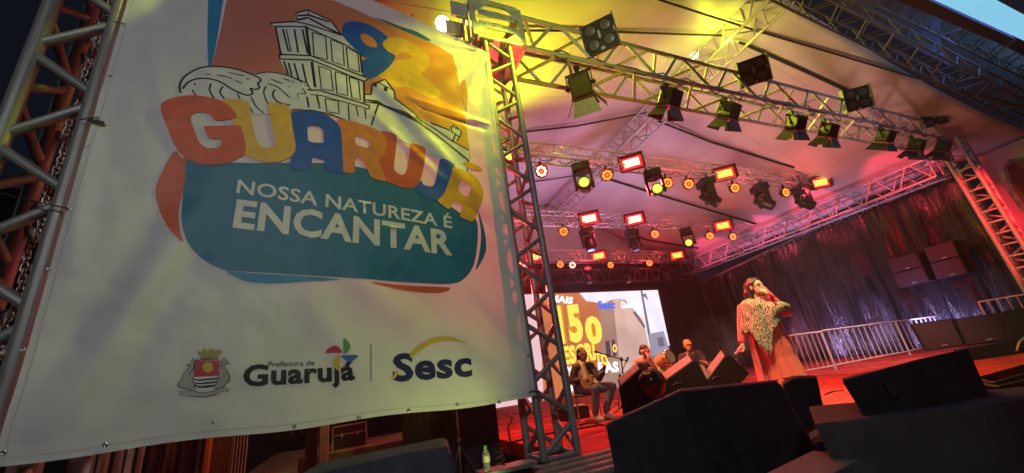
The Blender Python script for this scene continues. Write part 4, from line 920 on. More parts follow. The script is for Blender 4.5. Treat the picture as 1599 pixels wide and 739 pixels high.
# ================================================================== PEOPLE
_SPH = []
for i in range(7):
    ph = -math.pi/2 + math.pi*i/6
    for k in range(1 if i in (0, 6) else 10): _SPH.append(Vector((math.cos(ph)*math.cos(2*math.pi*k/10), math.cos(ph)*math.sin(2*math.pi*k/10), math.sin(ph))))
def blob(name, prims, voxel, m, parent, M=None, smooth=4):
    """union of tapered capsules ('c',a,b,ra,rb) and ellipsoids ('e',c,(rx,ry,rz),rot) grown into one continuous skin."""
    bm = bmesh.new()
    for p in prims:
        t = bmesh.new()
        if p[0] == 'c':
            a, b_, ra, rb = Vector(p[1]), Vector(p[2]), p[3], p[4]
            for q in _SPH: t.verts.new(a+q*ra); t.verts.new(b_+q*rb)
        else:
            c = Vector(p[1]); r = p[2]; rot = p[3] if len(p) > 3 else Matrix.Identity(3)
            for q in _SPH: t.verts.new(c + rot @ Vector((q.x*r[0], q.y*r[1], q.z*r[2])))
        bmesh.ops.convex_hull(t, input=t.verts[:])
        loose = [v for v in t.verts if not v.link_faces]; bmesh.ops.delete(t, geom=loose, context='VERTS')
        bmesh.ops.recalc_face_normals(t, faces=t.faces[:])
        me = bpy.data.meshes.new('t'); t.to_mesh(me); t.free(); bm.from_mesh(me); bpy.data.meshes.remove(me)
    me = bpy.data.meshes.new('raw'); bm.to_mesh(me); bm.free()
    ob = bpy.data.objects.new('raw', me); COL.objects.link(ob)
    r = ob.modifiers.new('r', 'REMESH'); r.mode = 'VOXEL'; r.voxel_size = voxel; r.use_smooth_shade = True
    if smooth: s = ob.modifiers.new('s', 'SMOOTH'); s.iterations = smooth; s.factor = .5
    dg = bpy.context.evaluated_depsgraph_get(); out = bpy.data.meshes.new_from_object(ob.evaluated_get(dg))
    bpy.data.objects.remove(ob); bpy.data.meshes.remove(me)
    out.name = name; out.materials.clear(); out.materials.append(m)
    for p in out.polygons: p.use_smooth = True
    o = bpy.data.objects.new(name, out); COL.objects.link(o); o.parent = parent
    if M is not None: o.matrix_basis = M
    WM[o.name] = (WM[parent.name] if parent else Matrix.Identity(4)) @ (M or Matrix.Identity(4))
    return o
def hand(w, d, n, curl=.9, L=1.0, left=1):
    """palm and five separate fingers; d finger direction, n palm normal (fingers curl towards n)."""
    w, d, n = Vector(w), Vector(d).normalized(), Vector(n).normalized(); n = (n - d*n.dot(d)).normalized(); s = d.cross(n)*left
    P = [('c', w, w+d*.05*L, .026*L, .032*L), ('c', w+d*.02*L+s*.018*L, w+d*.075*L+s*.026*L, .017*L, .016*L), ('c', w+d*.02*L-s*.018*L, w+d*.07*L-s*.026*L, .017*L, .016*L)]
    for i, ln in enumerate((.9, 1.05, 1.0, .8)):
        b0 = w + d*.08*L + s*(.030-.020*i)*L; a1 = curl*.7; a2 = curl*1.5
        p1 = b0 + (d*math.cos(a1)+n*math.sin(a1))*.036*ln*L; p2 = p1 + (d*math.cos(a2)+n*math.sin(a2))*.036*ln*L
        P += [('c', b0, p1, .0095*L, .009*L), ('c', p1, p2, .009*L, .0078*L)]
    t0 = w + d*.025*L + s*.028*L; t1 = t0 + (d*.5+s*.75+n*.4).normalized()*.04*L; t2 = t1 + (d*.7+n*.7+s*.0).normalized()*.032*L
    return P + [('c', t0, t1, .013*L, .011*L), ('c', t1, t2, .011*L, .009*L)]
def head_prims(c, f, s=1.0):
    """skull, jaw, nose, brow, ears and neck stub of a head at c, facing f."""
    c = Vector(c); f = Vector(f).normalized(); up = Vector((0, 0, 1)); rt = f.cross(up).normalized(); up = rt.cross(f)
    rot = Matrix((rt, f, up)).transposed()
    q = lambda x, y, z: c + (rt*x + f*y + up*z)*s
    P = [('e', q(0, -.01, .03), (.077*s, .096*s, .092*s), rot), ('e', q(0, .022, -.035), (.060*s, .068*s, .082*s), rot), ('e', q(0, .055, -.088), (.030*s, .028*s, .026*s), rot),
         ('c', q(0, .084, .018), q(0, .108, -.022), .009*s, .014*s), ('c', q(-.03, .078, .03), q(.03, .078, .03), .014*s, .014*s), ('c', q(-.018, .082, -.055), q(.018, .082, -.055), .010*s, .010*s),
         ('e', q(-.078, -.005, -.005), (.010*s, .018*s, .03*s), rot), ('e', q(.078, -.005, -.005), (.010*s, .018*s, .03*s), rot)]
    return P, q, rot
def face_parts(q, s, root, skin_eye, lip, brow):
    e = []
    for sx in (-1, 1):
        b = MB(); b.lathe([(0, -.007*s), (.006*s, -.004*s), (.0075*s, 0), (.006*s, .004*s), (0, .007*s)], 8, Matrix.Translation(q(sx*.031, .084, .006))); lo = b.build('eye', skin_eye, None, smooth=True); lo.parent = root
        b = MB(); b.path([q(sx*.014, .092, .028), q(sx*.032, .090, .034), q(sx*.05, .075, .026)], .0032*s, 5); lo = b.build('eyebrow', brow, None); lo.parent = root
    b = MB(); b.path([q(-.026, .088, -.056), q(-.012, .094, -.053), q(0, .095, -.055), q(.012, .094, -.053), q(.026, .088, -.056)], [.003*s, .006*s, .007*s, .006*s, .003*s], 6); lo = b.build('mouth', lip, None); lo.parent = root
SKIN = mat('skin_tan', (.50, .29, .19), .5, 0, .1, 12, bump=.05, bscale=90)
SKIN_D = mat('skin_brown', (.30, .155, .09), .48, 0, .1, 12)
HAIR = mat('black_hair', (.022, .012, .010), .4, 0, .4, 30, bump=.25, bscale=70)
EYE_M = mat('dark_eye', (.03, .02, .015), .2, 0, 0)
LIP = mat('red_lips', (.42, .06, .06), .4, 0, 0)
LIP_N = mat('lips', (.30, .12, .09), .5, 0, 0)
def face_yaw(loc): d = Vector(loc)-EYE; return math.atan2(d.y, d.x)-math.pi/2
# ---------------- singer
sl = at(1238, 637, Z=0)
S_ = thing('person', 'woman in a long orange-red dress and patterned shawl, singing into a raised microphone', 'person', sl, face_yaw(sl))
HP, hq, hr = head_prims((.068, -.02, 1.625), (.74, -.66, .02), 1.12)
prims = HP + [('c', (.035, 0, 1.36), (.055, -.005, 1.55), .062, .055), ('c', (-.15, 0, 1.36), (.15, 0, 1.36), .08, .08), ('e', (0, -.01, 1.2), (.19, .13, .2)), ('e', (0, -.05, 1.22), (.17, .12, .09)), ('e', (0, 0, .98), (.18, .14, .17)),
    ('c', (-.19, 0, 1.36), (-.27, -.01, 1.10), .06, .047), ('c', (-.27, -.01, 1.10), (-.335, -.05, .90), .045, .03), ('c', (.19, 0, 1.36), (.30, -.10, 1.20), .06, .047), ('c', (.30, -.10, 1.20), (.19, -.19, 1.46), .045, .03),
    ('c', (-.09, 0, .95), (-.08, 0, .5), .1, .07), ('c', (-.08, 0, .5), (-.08, 0, .1), .065, .04), ('c', (.09, 0, .95), (.1, 0, .5), .1, .07), ('c', (.1, 0, .5), (.1, 0, .1), .065, .04), ('c', (-.08, .02, .05), (-.06, -.16, .04), .04, .03), ('c', (.1, .02, .05), (.13, -.16, .04), .04, .03)]
prims += hand((-.337, -.055, .885), (-.15, -.12, -1), (-.8, -.5, -.1), 1.15, 1.1) + hand((.185, -.195, 1.475), (-.55, .05, .75), (-.6, .45, -.3), 1.2, 1.1, -1)
blob('body', prims, .0075, SKIN, S_, smooth=3)
face_parts(hq, 1.12, S_, EYE_M, LIP, HAIR)
hx = lambda x, y, z: hq(x, y, z)
HR = [('e', hx(0, -.03, .055), (.095, .11, .095), hr), ('c', hx(-.075, -.03, .04), hx(-.10, -.06, -.24), .04, .045), ('c', hx(.075, -.045, .04), hx(.08, -.06, -.13), .03, .035), ('c', hx(0, -.09, .03), hx(0, -.12, -.2), .085, .09), ('c', hx(-.04, -.10, -.05), hx(-.06, -.13, -.36), .085, .055), ('c', hx(.04, -.10, -.05), hx(.05, -.13, -.3), .075, .05), ('c', hx(-.09, -.04, -.12), hx(-.16, -.0, -.36), .045, .028), ('c', hx(-.10, -.09, -.1), hx(-.14, -.10, -.44), .05, .03), ('c', hx(-.02, -.14, -.15), hx(-.03, -.17, -.5), .07, .035), ('c', hx(0, .05, .10), hx(-.07, .02, .05), .022, .028), ('c', hx(0, .05, .10), hx(.07, .02, .05), .022, .028)]
# keep the face free: hair starts behind the brow
blob('hair', HR, .010, HAIR, S_, smooth=2)
b = MB(); b.lathe([(0, -.02), (.011, -.01), (.012, 0), (.008, .012), (0, .02)], 10, Matrix.Translation(hq(-.086, .0, -.06))); o = b.build('earring', mat('pearl', (.7, .65, .55), .25, .2, 0), None, smooth=True); o.parent = S_
DRESS = mat('orange_red_dress', (.52, .085, .055), .7, 0, .12, 5, bump=.15, bscale=60, sheen=.2)
def dress(u, v):
    a = 2*math.pi*u; h = 1.16*(1-v)+.012*v
    rx = .185 + .03*math.sin(math.pi*min(1, v*2.2)) + .10*v**1.4; ry = .135 + .03*math.sin(math.pi*min(1, v*2.2)) + .12*v**1.4
    f = 1 + v*(.085*math.sin(a*9+2.2*v) + .05*math.sin(a*16+1.3) + .03*mnoise.noise((math.cos(a)*2, math.sin(a)*2, v*2)))
    return Vector((.01 + rx*f*math.cos(a) + .03*v, ry*f*math.sin(a), h))
b = MB(); b.grid(dress, 96, 40); o = b.build('dress', DRESS, None); o.parent = S_
COAT = mat('red_coat', (.58, .05, .05), .65, 0, .12, 6, bump=.15, bscale=60, sheen=.3)
def coat(u, v):
    a = R_(60) + R_(165)*u; h = 1.3*(1-v)+.05*v
    rx = .215 + .09*v**1.3; ry = .165 + .11*v**1.3; f = 1 + .05*v*math.sin(a*8+2*v)
    return Vector((.0 + rx*f*math.cos(a) - .012, ry*f*math.sin(a)+.005, h))
b = MB(); b.grid(coat, 40, 30); o = b.build('long_coat', COAT, None); o.parent = S_; o.modifiers.new('t', 'SOLIDIFY').thickness = .012
blob('sleeve', [('c', (-.185, 0, 1.365), (-.275, -.01, 1.10), .078, .066), ('c', (-.275, -.01, 1.10), (-.333, -.048, .925), .062, .05)], .012, COAT, S_)
blob('sleeve', [('c', (.185, 0, 1.365), (.305, -.10, 1.20), .078, .066), ('c', (.305, -.10, 1.20), (.2, -.185, 1.44), .06, .047)], .012, COAT, S_)
def shawl_mat():
    m = bpy.data.materials.new('gold_black_shawl'); m.use_nodes = True; nt = m.node_tree; b = nt.nodes['Principled BSDF']
    tc = nt.nodes.new('ShaderNodeTexCoord'); w = nt.nodes.new('ShaderNodeTexWave'); w.inputs['Scale'].default_value = 9; w.inputs['Distortion'].default_value = 14; w.inputs['Detail'].default_value = 3; w.inputs['Detail Scale'].default_value = 2.5
    mp = nt.nodes.new('ShaderNodeMapping'); mp.inputs['Scale'].default_value = (1.6, 1.6, .55)
    n = nt.nodes.new('ShaderNodeTexNoise'); n.inputs['Scale'].default_value = 14; r = nt.nodes.new('ShaderNodeValToRGB')
    r.color_ramp.elements[0].position = .30; r.color_ramp.elements[0].color = (.035, .030, .02, 1); r.color_ramp.elements[1].position = .72; r.color_ramp.elements[1].color = (.36, .34, .22, 1)
    e = r.color_ramp.elements.new(.5); e.color = (.20, .18, .10, 1)
    nt.links.new(tc.outputs['Object'], mp.inputs[0]); nt.links.new(mp.outputs[0], w.inputs['Vector']); nt.links.new(w.outputs['Fac'], r.inputs[0]); nt.links.new(r.outputs[0], b.inputs['Base Color'])
    bu = nt.nodes.new('ShaderNodeBump'); bu.inputs['Strength'].default_value = .5; bu.inputs['Distance'].default_value = .01; nt.links.new(w.outputs['Fac'], bu.inputs['Height']); nt.links.new(bu.outputs[0], b.inputs['Normal'])
    b.inputs['Roughness'].default_value = .5; b.inputs['Metallic'].default_value = .15; return m
SHW = shawl_mat()
def shawl(u, v):
    a = 2*math.pi*u; ca, sa = math.cos(a), math.sin(a)
    da = (a - R_(258) + math.pi) % (2*math.pi) - math.pi
    zb = 1.10 - .30*math.exp(-(da/.36)**2) + .02*math.sin(a*5) - .06*math.exp(-(da/1.1)**2) + .07*max(0, ca)
    arm = math.exp(-(((a - R_(330) + math.pi) % (2*math.pi) - math.pi)/.55)**2)
    if v < .3:
        t = v/.3; r = .075 + .15*math.sin(t*math.pi/2); z = 1.475 - .10*t*t - .012*math.sin(a*3)
    else:
        t = (v-.3)/.7; r = (.225 + .055*t + .15*arm*math.sin(math.pi*min(1, t*1.0+.12))); z = 1.375 + (zb-1.375)*t
    f = 1 + .05*v*math.sin(a*7 + 3*v) + .03*v*math.sin(a*15+1)
    return Vector((.01 + r*f*ca*(1.02+.06*v), -.01 + r*f*sa*(.86 + .1*arm), z))
b = MB(); b.grid(shawl, 110, 36); o = b.build('shawl', SHW, None); o.parent = S_; o.modifiers.new('t', 'SOLIDIFY').thickness = .008
b = MB(); rnd = random.Random(5)
for i in range(110):
    u = i/110+rnd.random()*.006; p = shawl(u, .995); L = .05+.05*rnd.random()
    b.path([p, p+Vector((rnd.uniform(-.006, .006), rnd.uniform(-.006, .006), -L*.5)), p+Vector((rnd.uniform(-.014, .014), rnd.uniform(-.014, .014), -L))], [.0035, .003, .0015], 4)
o = b.build('fringe', SHW, None); o.parent = S_; o['kind'] = 'stuff'
SM = WM[S_.name]
def microphone(label, a, b_):
    a, b_ = SM @ Vector(a), SM @ Vector(b_); d = (b_-a).normalized(); q = Matrix.Translation(a) @ d.to_track_quat('Z', 'Y').to_matrix().to_4x4(); L = (b_-a).length
    t = thing('microphone', label, 'microphone', a, 0, 'wireless microphones of the singer')
    m = MB(); m.lathe([(.0, .0), (.018, .004), (.026, .025), (.025, .045), (.02, .055)], 14, q); m.build('mic_head', mat('mic_mesh', (.25, .24, .24), .4, .8, .2, 60, bump=.4, bscale=400), t)
    m = MB(); m.lathe([(.02, .055), (.019, .07), (.0155, L*.6), (.014, L), (0, L)], 14, q); m.build('mic_body', mat('mic_pink', (.55, .08, .10), .3, .3, .1, 10), t)
microphone('pink microphone raised to the singing woman\'s mouth', (.155, -.135, 1.59), (.235, -.30, 1.42))
microphone('pink microphone pointing down in the singer\'s lowered hand', (-.47, -.10, .745), (-.325, -.085, .87))

# ---------------- seated ukulele player
ul = at(936, 655, Z=0)
U = thing('person', 'seated man in dark jacket and grey jeans playing a small yellow ukulele', 'person', ul, face_yaw(ul))
HP, hq, hr = head_prims((-.085, -.03, 1.115), (.75, -.62, -.12), 1.06)
prims = HP + [('c', (-.12, .0, .90), (-.09, -.015, 1.06), .055, .05), ('c', (-.24, 0, .90), (.01, .01, .89), .075, .075), ('e', (-.13, .01, .74), (.16, .11, .2)), ('e', (-.17, .02, .54), (.17, .13, .12)),
    ('c', (-.26, -.01, .90), (-.36, -.08, .68), .055, .045), ('c', (-.36, -.08, .68), (-.10, -.22, .69), .042, .03), ('c', (.03, .01, .89), (.13, -.10, .67), .055, .045), ('c', (.13, -.10, .67), (.24, -.24, .78), .042, .03),
    ('c', (-.24, .0, .52), (.04, -.30, .51), .09, .065), ('c', (.04, -.30, .51), (-.05, -.27, .10), .062, .042), ('c', (-.1, .03, .52), (.33, -.12, .51), .09, .065), ('c', (.33, -.12, .51), (.14, -.14, .11), .062, .042),
    ('c', (-.05, -.25, .05), (.04, -.37, .035), .04, .03), ('c', (.14, -.12, .05), (.23, -.24, .035), .04, .03)]
prims += hand((-.10, -.22, .69), (1, -.15, .1), (0, .5, -.8), .8) + hand((.24, -.24, .78), (.25, -.1, 1), (-.6, .3, .2), 1.0, 1, -1)
blob('body', prims, .009, SKIN_D, U, smooth=3); face_parts(hq, 1.06, U, EYE_M, LIP_N, HAIR)
blob('hair', [('e', hq(0, -.025, .05), (.085, .10, .085), hr), ('c', hq(0, -.08, .02), hq(0, -.085, -.06), .05, .045)], .012, HAIR, U, smooth=2)
JKT = mat('dark_jacket', (.032, .022, .022), .7, 0, .3, 8, bump=.3, bscale=30)
SHIRT = mat('pale_yellow_shirt', (.55, .45, .22), .7, 0, .1, 8, bump=.2, bscale=25)
JEAN = mat('grey_jeans', (.10, .10, .12), .8, 0, .3, 10, bump=.4, bscale=60)
BOOT = mat('pale_boots', (.62, .55, .36), .5, 0, .15, 10)
blob('jacket', [('c', (-.25, .0, .90), (.02, .015, .89), .085, .085), ('e', (-.13, .03, .76), (.185, .115, .22)), ('e', (-.15, .04, .58), (.19, .12, .14)), ('c', (-.26, -.01, .90), (-.365, -.08, .68), .072, .062), ('c', (-.365, -.08, .68), (-.16, -.19, .69), .058, .044), ('c', (.03, .01, .89), (.135, -.10, .67), .072, .062), ('c', (.135, -.10, .67), (.22, -.215, .755), .056, .044)], .012, JKT, U)
blob('shirt', [('c', (-.11, -.06, .95), (-.08, -.07, .62), .045, .075), ('c', (-.15, -.03, .96), (-.06, -.03, .96), .03, .03)], .012, SHIRT, U)
blob('jeans', [('e', (-.17, .02, .53), (.18, .14, .10)), ('c', (-.24, 0, .52), (.04, -.30, .51), .105, .08), ('c', (.04, -.30, .51), (-.045, -.27, .14), .076, .06), ('c', (-.1, .03, .52), (.33, -.12, .51), .105, .08), ('c', (.33, -.12, .51), (.145, -.14, .15), .076, .06)], .012, JEAN, U)
for a, c in (((-.05, -.245, .05), (.05, -.38, .035)), ((.14, -.115, .05), (.24, -.25, .035))):
    a_, c_ = Vector(a), Vector(c); blob('boot', [('c', a_, c_, .052, .04), ('c', a_+Vector((0, 0, .01)), a_+Vector((0, 0, .13)), .05, .052), ('c', a_.lerp(c_, .5), c_, .046, .036)], .010, BOOT, U)
UM = WM[U.name]
uk = thing('ukulele', 'small yellow ukulele in the hands of the seated man', 'ukulele', UM @ Vector((-.08, -.25, .6)))
ax = (Vector((.32, -.30, .88))-Vector((-.13, -.24, .62))).normalized(); fz = Vector((.1, -1, .1)); fz = (fz-ax*fz.dot(ax)).normalized(); sd = ax.cross(fz)
o0 = Vector((-.06, -.245, .66)); QM = Matrix((ax, sd, fz)).transposed().to_4x4(); QM.translation = o0; QM = UM @ QM
out = [(-.14, 0), (-.13, .06), (-.085, .09), (-.035, .075), (0, .055), (.035, .062), (.08, .06), (.105, .03), (.11, 0), (.105, -.03), (.08, -.06), (.035, -.062), (0, -.055), (-.035, -.075), (-.085, -.09), (-.13, -.06)]
q = crom([(x, y) for x, y in out], 3)
m = MB(); m.prism([Vector((p.x, p.y, -.03)) for p in q], Vector((0, 0, 0)), Vector((0, 0, .06)), .004); m.build('sound_box', mat('yellow_wood', (.62, .40, .08), .35, 0, .2, 6), uk, QM)
m = MB(); m.box((.22, 0, .035), (.26, .035, .02), bevel=.004); m.box((.37, 0, .035), (.07, .055, .016), bevel=.006); m.build('neck', mat('dark_wood', (.10, .05, .025), .4, 0, .2, 8), uk, QM)
m = MB(); m.cyl((-.01, 0, .0305), (-.01, 0, .033), .028, n=16); m.build('sound_hole', BLACK, uk, QM)
m = MB()
m.box((-.075, 0, .036), (.012, .06, .01)); m.build('bridge', BLACK, uk, QM)
# chair under him
ch = thing('chair', 'black tube-legged chair under the ukulele player', 'chair', UM @ Vector((-.15, .02, 0)))
CM = UM @ Matrix.Translation((-.15, .03, 0))
m = MB(); m.box((0, 0, .43), (.42, .40, .04), bevel=.012); m.build('seat', BLACK, ch, CM)
m = MB(); m.box((-.2, .05, .72), (.03, .38, .26), bevel=.01); m.build('backrest', BLACK, ch, CM)
for sx in (-1, 1):
    for sy in (-1, 1):
        p, q_ = CM @ Vector((sx*.18, sy*.17, .42)), CM @ Vector((sx*.21, sy*.2, 0)); tube('leg', p, q_, .012, STEEL, ch)
    tube('back_post', CM @ Vector((-.19, sx*.17, .42)), CM @ Vector((-.21, sx*.17, .84)), .012, STEEL, ch)

# ---------------- percussionist in a black tank top
pl = at(1000, 538, Z=1.18); pl.z = 0
P1 = thing('person', 'man in a black tank top bent over the green drum', 'person', pl, face_yaw(pl))
HP, hq, hr = head_prims((.05, -.05, 1.03), (.75, -.5, -.35), 1.06)
prims = HP + [('c', (-.01, 0, .86), (.03, -.03, .98), .055, .05), ('c', (-.16, 0, .86), (.11, .02, .84), .07, .07), ('e', (-.05, .03, .68), (.16, .11, .2)), ('e', (-.08, .06, .48), (.17, .13, .12)),
    ('c', (-.17, 0, .86), (-.25, -.12, .66), .058, .046), ('c', (-.25, -.12, .66), (.02, -.30, .70), .044, .032), ('c', (.12, .01, .84), (.16, -.18, .70), .056, .046), ('c', (.16, -.18, .70), (.09, -.30, .88), .044, .032),
    ('c', (-.16, .05, .46), (.05, -.3, .46), .085, .06), ('c', (.05, -.3, .46), (.03, -.28, .08), .06, .04), ('c', (.0, .07, .46), (.3, -.15, .46), .085, .06), ('c', (.3, -.15, .46), (.28, -.14, .08), .06, .04), ('c', (.03, -.26, .05), (.06, -.4, .035), .04, .03), ('c', (.28, -.12, .05), (.34, -.25, .035), .04, .03)]
prims += hand((.02, -.30, .70), (1, -.1, .0), (0, .2, -1), .5) + hand((.09, -.30, .88), (.05, .1, 1), (-.4, .6, .1), .8, 1, -1)
blob('body', prims, .009, SKIN, P1, smooth=3); face_parts(hq, 1.06, P1, EYE_M, LIP_N, HAIR)
blob('hair', [('e', hq(0, -.022, .052), (.084, .10, .082), hr), ('c', hq(0, -.08, .02), hq(0, -.082, -.05), .045, .04), ('c', hq(-.07, .0, .0), hq(-.05, .055, -.07), .014, .02), ('c', hq(.07, .0, .0), hq(.05, .055, -.07), .014, .02), ('e', hq(0, .06, -.085), (.04, .035, .03), hr)], .010, HAIR, P1, smooth=2)
TANK = mat('black_tank', (.02, .018, .02), .8, 0, .3, 9, bump=.2, bscale=30)
blob('tank_top', [('e', (-.05, .03, .69), (.175, .125, .21)), ('c', (-.10, 0, .88), (-.08, .02, .7), .05, .1), ('c', (.06, .01, .87), (.02, .03, .7), .05, .1), ('e', (-.08, .06, .5), (.18, .14, .12))], .012, TANK, P1)
blob('trousers', [('e', (-.08, .06, .46), (.18, .14, .10)), ('c', (-.16, .05, .46), (.05, -.3, .46), .1, .075), ('c', (.05, -.3, .46), (.03, -.28, .1), .074, .06), ('c', (.0, .07, .46), (.3, -.15, .46), .1, .075), ('c', (.3, -.15, .46), (.28, -.14, .1), .074, .06)], .014, JEAN, P1)
# ---------------- percussionist with a cap
cl = at(1075, 530, Z=1.18); cl.z = 0
P2 = thing('person', 'bearded man in a yellow cap and dark T-shirt seated at the drums', 'person', cl, face_yaw(cl))
HP, hq, hr = head_prims((-.045, -.03, 1.045), (.25, -.92, -.12), 1.06)
prims = HP + [('c', (-.05, 0, .86), (-.045, -.02, .98), .056, .05), ('c', (-.22, 0, .83), (.12, 0, .84), .075, .075), ('e', (-.05, .02, .66), (.18, .12, .2)), ('e', (-.05, .04, .48), (.18, .13, .12)),
    ('c', (-.23, 0, .83), (-.30, -.1, .63), .06, .048), ('c', (-.30, -.1, .63), (-.17, -.28, .68), .045, .032), ('c', (.13, 0, .84), (.20, -.1, .64), .06, .048), ('c', (.20, -.1, .64), (.06, -.28, .70), .045, .032),
    ('c', (-.14, .03, .46), (-.2, -.36, .46), .085, .06), ('c', (-.2, -.36, .46), (-.2, -.34, .08), .06, .04), ('c', (.04, .03, .46), (.14, -.34, .46), .085, .06), ('c', (.14, -.34, .46), (.14, -.32, .08), .06, .04), ('c', (-.2, -.3, .05), (-.22, -.46, .035), .04, .03), ('c', (.14, -.3, .05), (.16, -.46, .035), .04, .03)]
prims += hand((-.17, -.28, .68), (.4, -.8, .05), (0, 0, -1), .45) + hand((.06, -.28, .70), (-.3, -.8, .05), (0, 0, -1), .45, 1, -1)
blob('body', prims, .009, SKIN, P2, smooth=3); face_parts(hq, 1.06, P2, EYE_M, LIP_N, HAIR)
blob('beard', [('e', hq(0, .055, -.092), (.038, .038, .03), hr), ('c', hq(-.065, .01, -.02), hq(-.04, .055, -.085), .015, .02), ('c', hq(.065, .01, -.02), hq(.04, .055, -.085), .015, .02)], .009, HAIR, P2, smooth=2)
CAP = mat('yellow_cap', (.62, .36, .06), .7, 0, .1, 10)
blob('cap', [('e', hq(0, -.012, .062), (.088, .104, .075), hr), ('e', hq(0, .125, .058), (.066, .075, .012), hr)], .009, CAP, P2, smooth=2)
TEE = mat('dark_tee', (.035, .034, .04), .8, 0, .2, 9, bump=.2, bscale=30)
blob('t_shirt', [('c', (-.22, 0, .83), (.12, 0, .84), .088, .088), ('e', (-.05, .02, .67), (.195, .135, .22)), ('e', (-.05, .04, .5), (.19, .14, .13)), ('c', (-.23, 0, .83), (-.285, -.06, .70), .078, .072), ('c', (.13, 0, .84), (.185, -.06, .71), .078, .072)], .012, TEE, P2)
blob('trousers', [('e', (-.05, .04, .46), (.19, .14, .10)), ('c', (-.14, .03, .46), (-.2, -.36, .46), .1, .075), ('c', (-.2, -.36, .46), (-.2, -.34, .1), .074, .06), ('c', (.04, .03, .46), (.14, -.34, .46), .1, .075), ('c', (.14, -.34, .46), (.14, -.32, .1), .074, .06)], .014, JEAN, P2)
b = MB(); b.path([(-.12, -.05, .92), (-.10, -.115, .84), (-.05, -.14, .74), (0, -.115, .84), (.02, -.05, .92)], .006, 5); o = b.build('necklace', mat('white_cord', (.7, .68, .6), .5, 0, 0), None); o.parent = P2

# ================================================================== DRUMS AND STANDS
CHROME = mat('chrome', (.6, .6, .6), .18, 1, .1, 10)
DSKIN = mat('drum_skin', (.66, .52, .30), .5, 0, .12, 8)
def drum(name, label, cat, M, r, h, shell, taper=.8, n=8):
    t = thing(name, label, cat, M @ Vector((0, 0, 0)))
    m = MB(); m.lathe([(r*taper, 0), (r*1.06, h*.55), (r, h)], 28, M); m.build('shell', shell, t)
    m = MB(); m.lathe([(r*1.0, h-.02), (r*1.05, h-.02), (r*1.06, h+.012), (r*.98, h+.012)], 28, M); m.build('rim', CHROME, t)
    m = MB(); m.lathe([(0, h+.006), (r*.98, h+.004)], 28, M); m.build('drum_head', DSKIN, t)
    for k in range(n):
        a = 2*math.pi*k/n; m = MB(); m.cyl((r*1.07*math.cos(a), r*1.07*math.sin(a), h-.01), (r*1.08*math.cos(a), r*1.08*math.sin(a), h*.62), .007, n=6); m.build('tension_rod', CHROME, t, M)
    return t
PM = WM[P1.name]; QM2 = WM[P2.name]
GREEN = mat('green_drum_shell', (.16, .50, .05), .35, 0, .12, 5, coat=.3)
drum('conga', 'bright green conga drum in front of the man in the tank top', 'drum', PM @ Matrix.Translation((.40, -.28, 0)), .155, .70, GREEN, .72)
A_ = Vector((.25, -.36, .80)); B_ = Vector((.42, -.42, .84)); dd = (B_-A_)
drum('tantan_drum', 'tan wooden drum lying over the green conga with its skin facing right', 'drum', PM @ Matrix.Translation(A_) @ Vector((.75, -.65, .25)).to_track_quat('Z', 'Y').to_matrix().to_4x4(), .115, .30, mat('tan_drum_shell', (.52, .30, .13), .35, 0, .2, 5, coat=.3), .85)
drum('timbal_drum', 'wide silver drum with a red-lit rim beside the man with the cap', 'drum', QM2 @ Matrix.Translation((.52, -.25, .25)), .27, .42, mat('silver_shell', (.45, .45, .47), .25, .8, .1, 5), .9, 10)
def mic_stand(label, base, top, boom, r=.009):
    t = thing('mic_stand', label, 'mic stand', base)
    base, top, boom = Vector(base), Vector(top), Vector(boom)
    tube('pole', base+Vector((0, 0, .06)), top, r, RUBBER, t)
    for k in range(3): a = 2*math.pi*k/3+.4; tube('foot', base+Vector((0, 0, .16)), base+Vector((.26*math.cos(a), .26*math.sin(a), .01)), r*.9, RUBBER, t)
    tube('boom', top-(boom-top)*.3, boom, r*.8, RUBBER, t)
    m = MB(); m.lathe([(0, -.05), (.03, -.03), (.03, .03), (0, .05)], 10, Matrix.Translation(top)); m.build('clutch', BLACK, t)
    d = (boom-top).normalized(); q = Matrix.Translation(boom) @ d.to_track_quat('Z', 'Y').to_matrix().to_4x4()
    m = MB(); m.lathe([(.012, -.1), (.018, 0), (.026, .02), (.027, .05), (0, .07)], 12, q); m.build('mic', BLACK, t)
    return t
f = at(975, 618, Y=6.7); f.z = 0; mic_stand('boom microphone stand with its arm over the ukulele player', f, at(970, 561, Y=6.7), at(932, 550, Y=6.5), .014)
f = at(960, 612, Y=7.0); f.z = 0; mic_stand('thin slanted microphone stand behind the ukulele player\'s knees', f, at(968, 588, Y=7.0), at(979, 562, Y=7.0))
f = at(1140, 600, Y=6.9); f.z = 0; mic_stand('microphone stand pointing up beside the silver drum', f, at(1131, 562, Y=6.9), at(1123, 541, Y=6.9))
f = at(1212, 612, Y=4.6); f.z = 0; mic_stand('microphone stand with a slanted boom just left of the singer\'s dress', f, at(1186, 566, Y=4.6), at(1160, 546, Y=4.6), .011)

# ================================================================== SPEAKERS, MONITORS AND CLUTTER
def kp(px, py, Z, k):                # point on height Z drawn k times nearer to the eye
    return EYE + (at(px, py, Z=Z)-EYE)*k
def hull(name, pts, m, parent, bevel=.012):
    b = MB()
    vs = [b.bm.verts.new(p) for p in pts]; bmesh.ops.convex_hull(b.bm, input=vs)
    bmesh.ops.delete(b.bm, geom=[v for v in b.bm.verts if not v.link_faces], context='VERTS')
    bmesh.ops.dissolve_limit(b.bm, angle_limit=R_(4), verts=b.bm.verts[:], edges=b.bm.edges[:])
    if bevel: bmesh.ops.bevel(b.bm, geom=b.bm.edges[:], offset=bevel, segments=2, affect='EDGES', profile=.6)
    return b.build(name, m, parent)
fw = Vector((.30, .95, 0)).normalized()
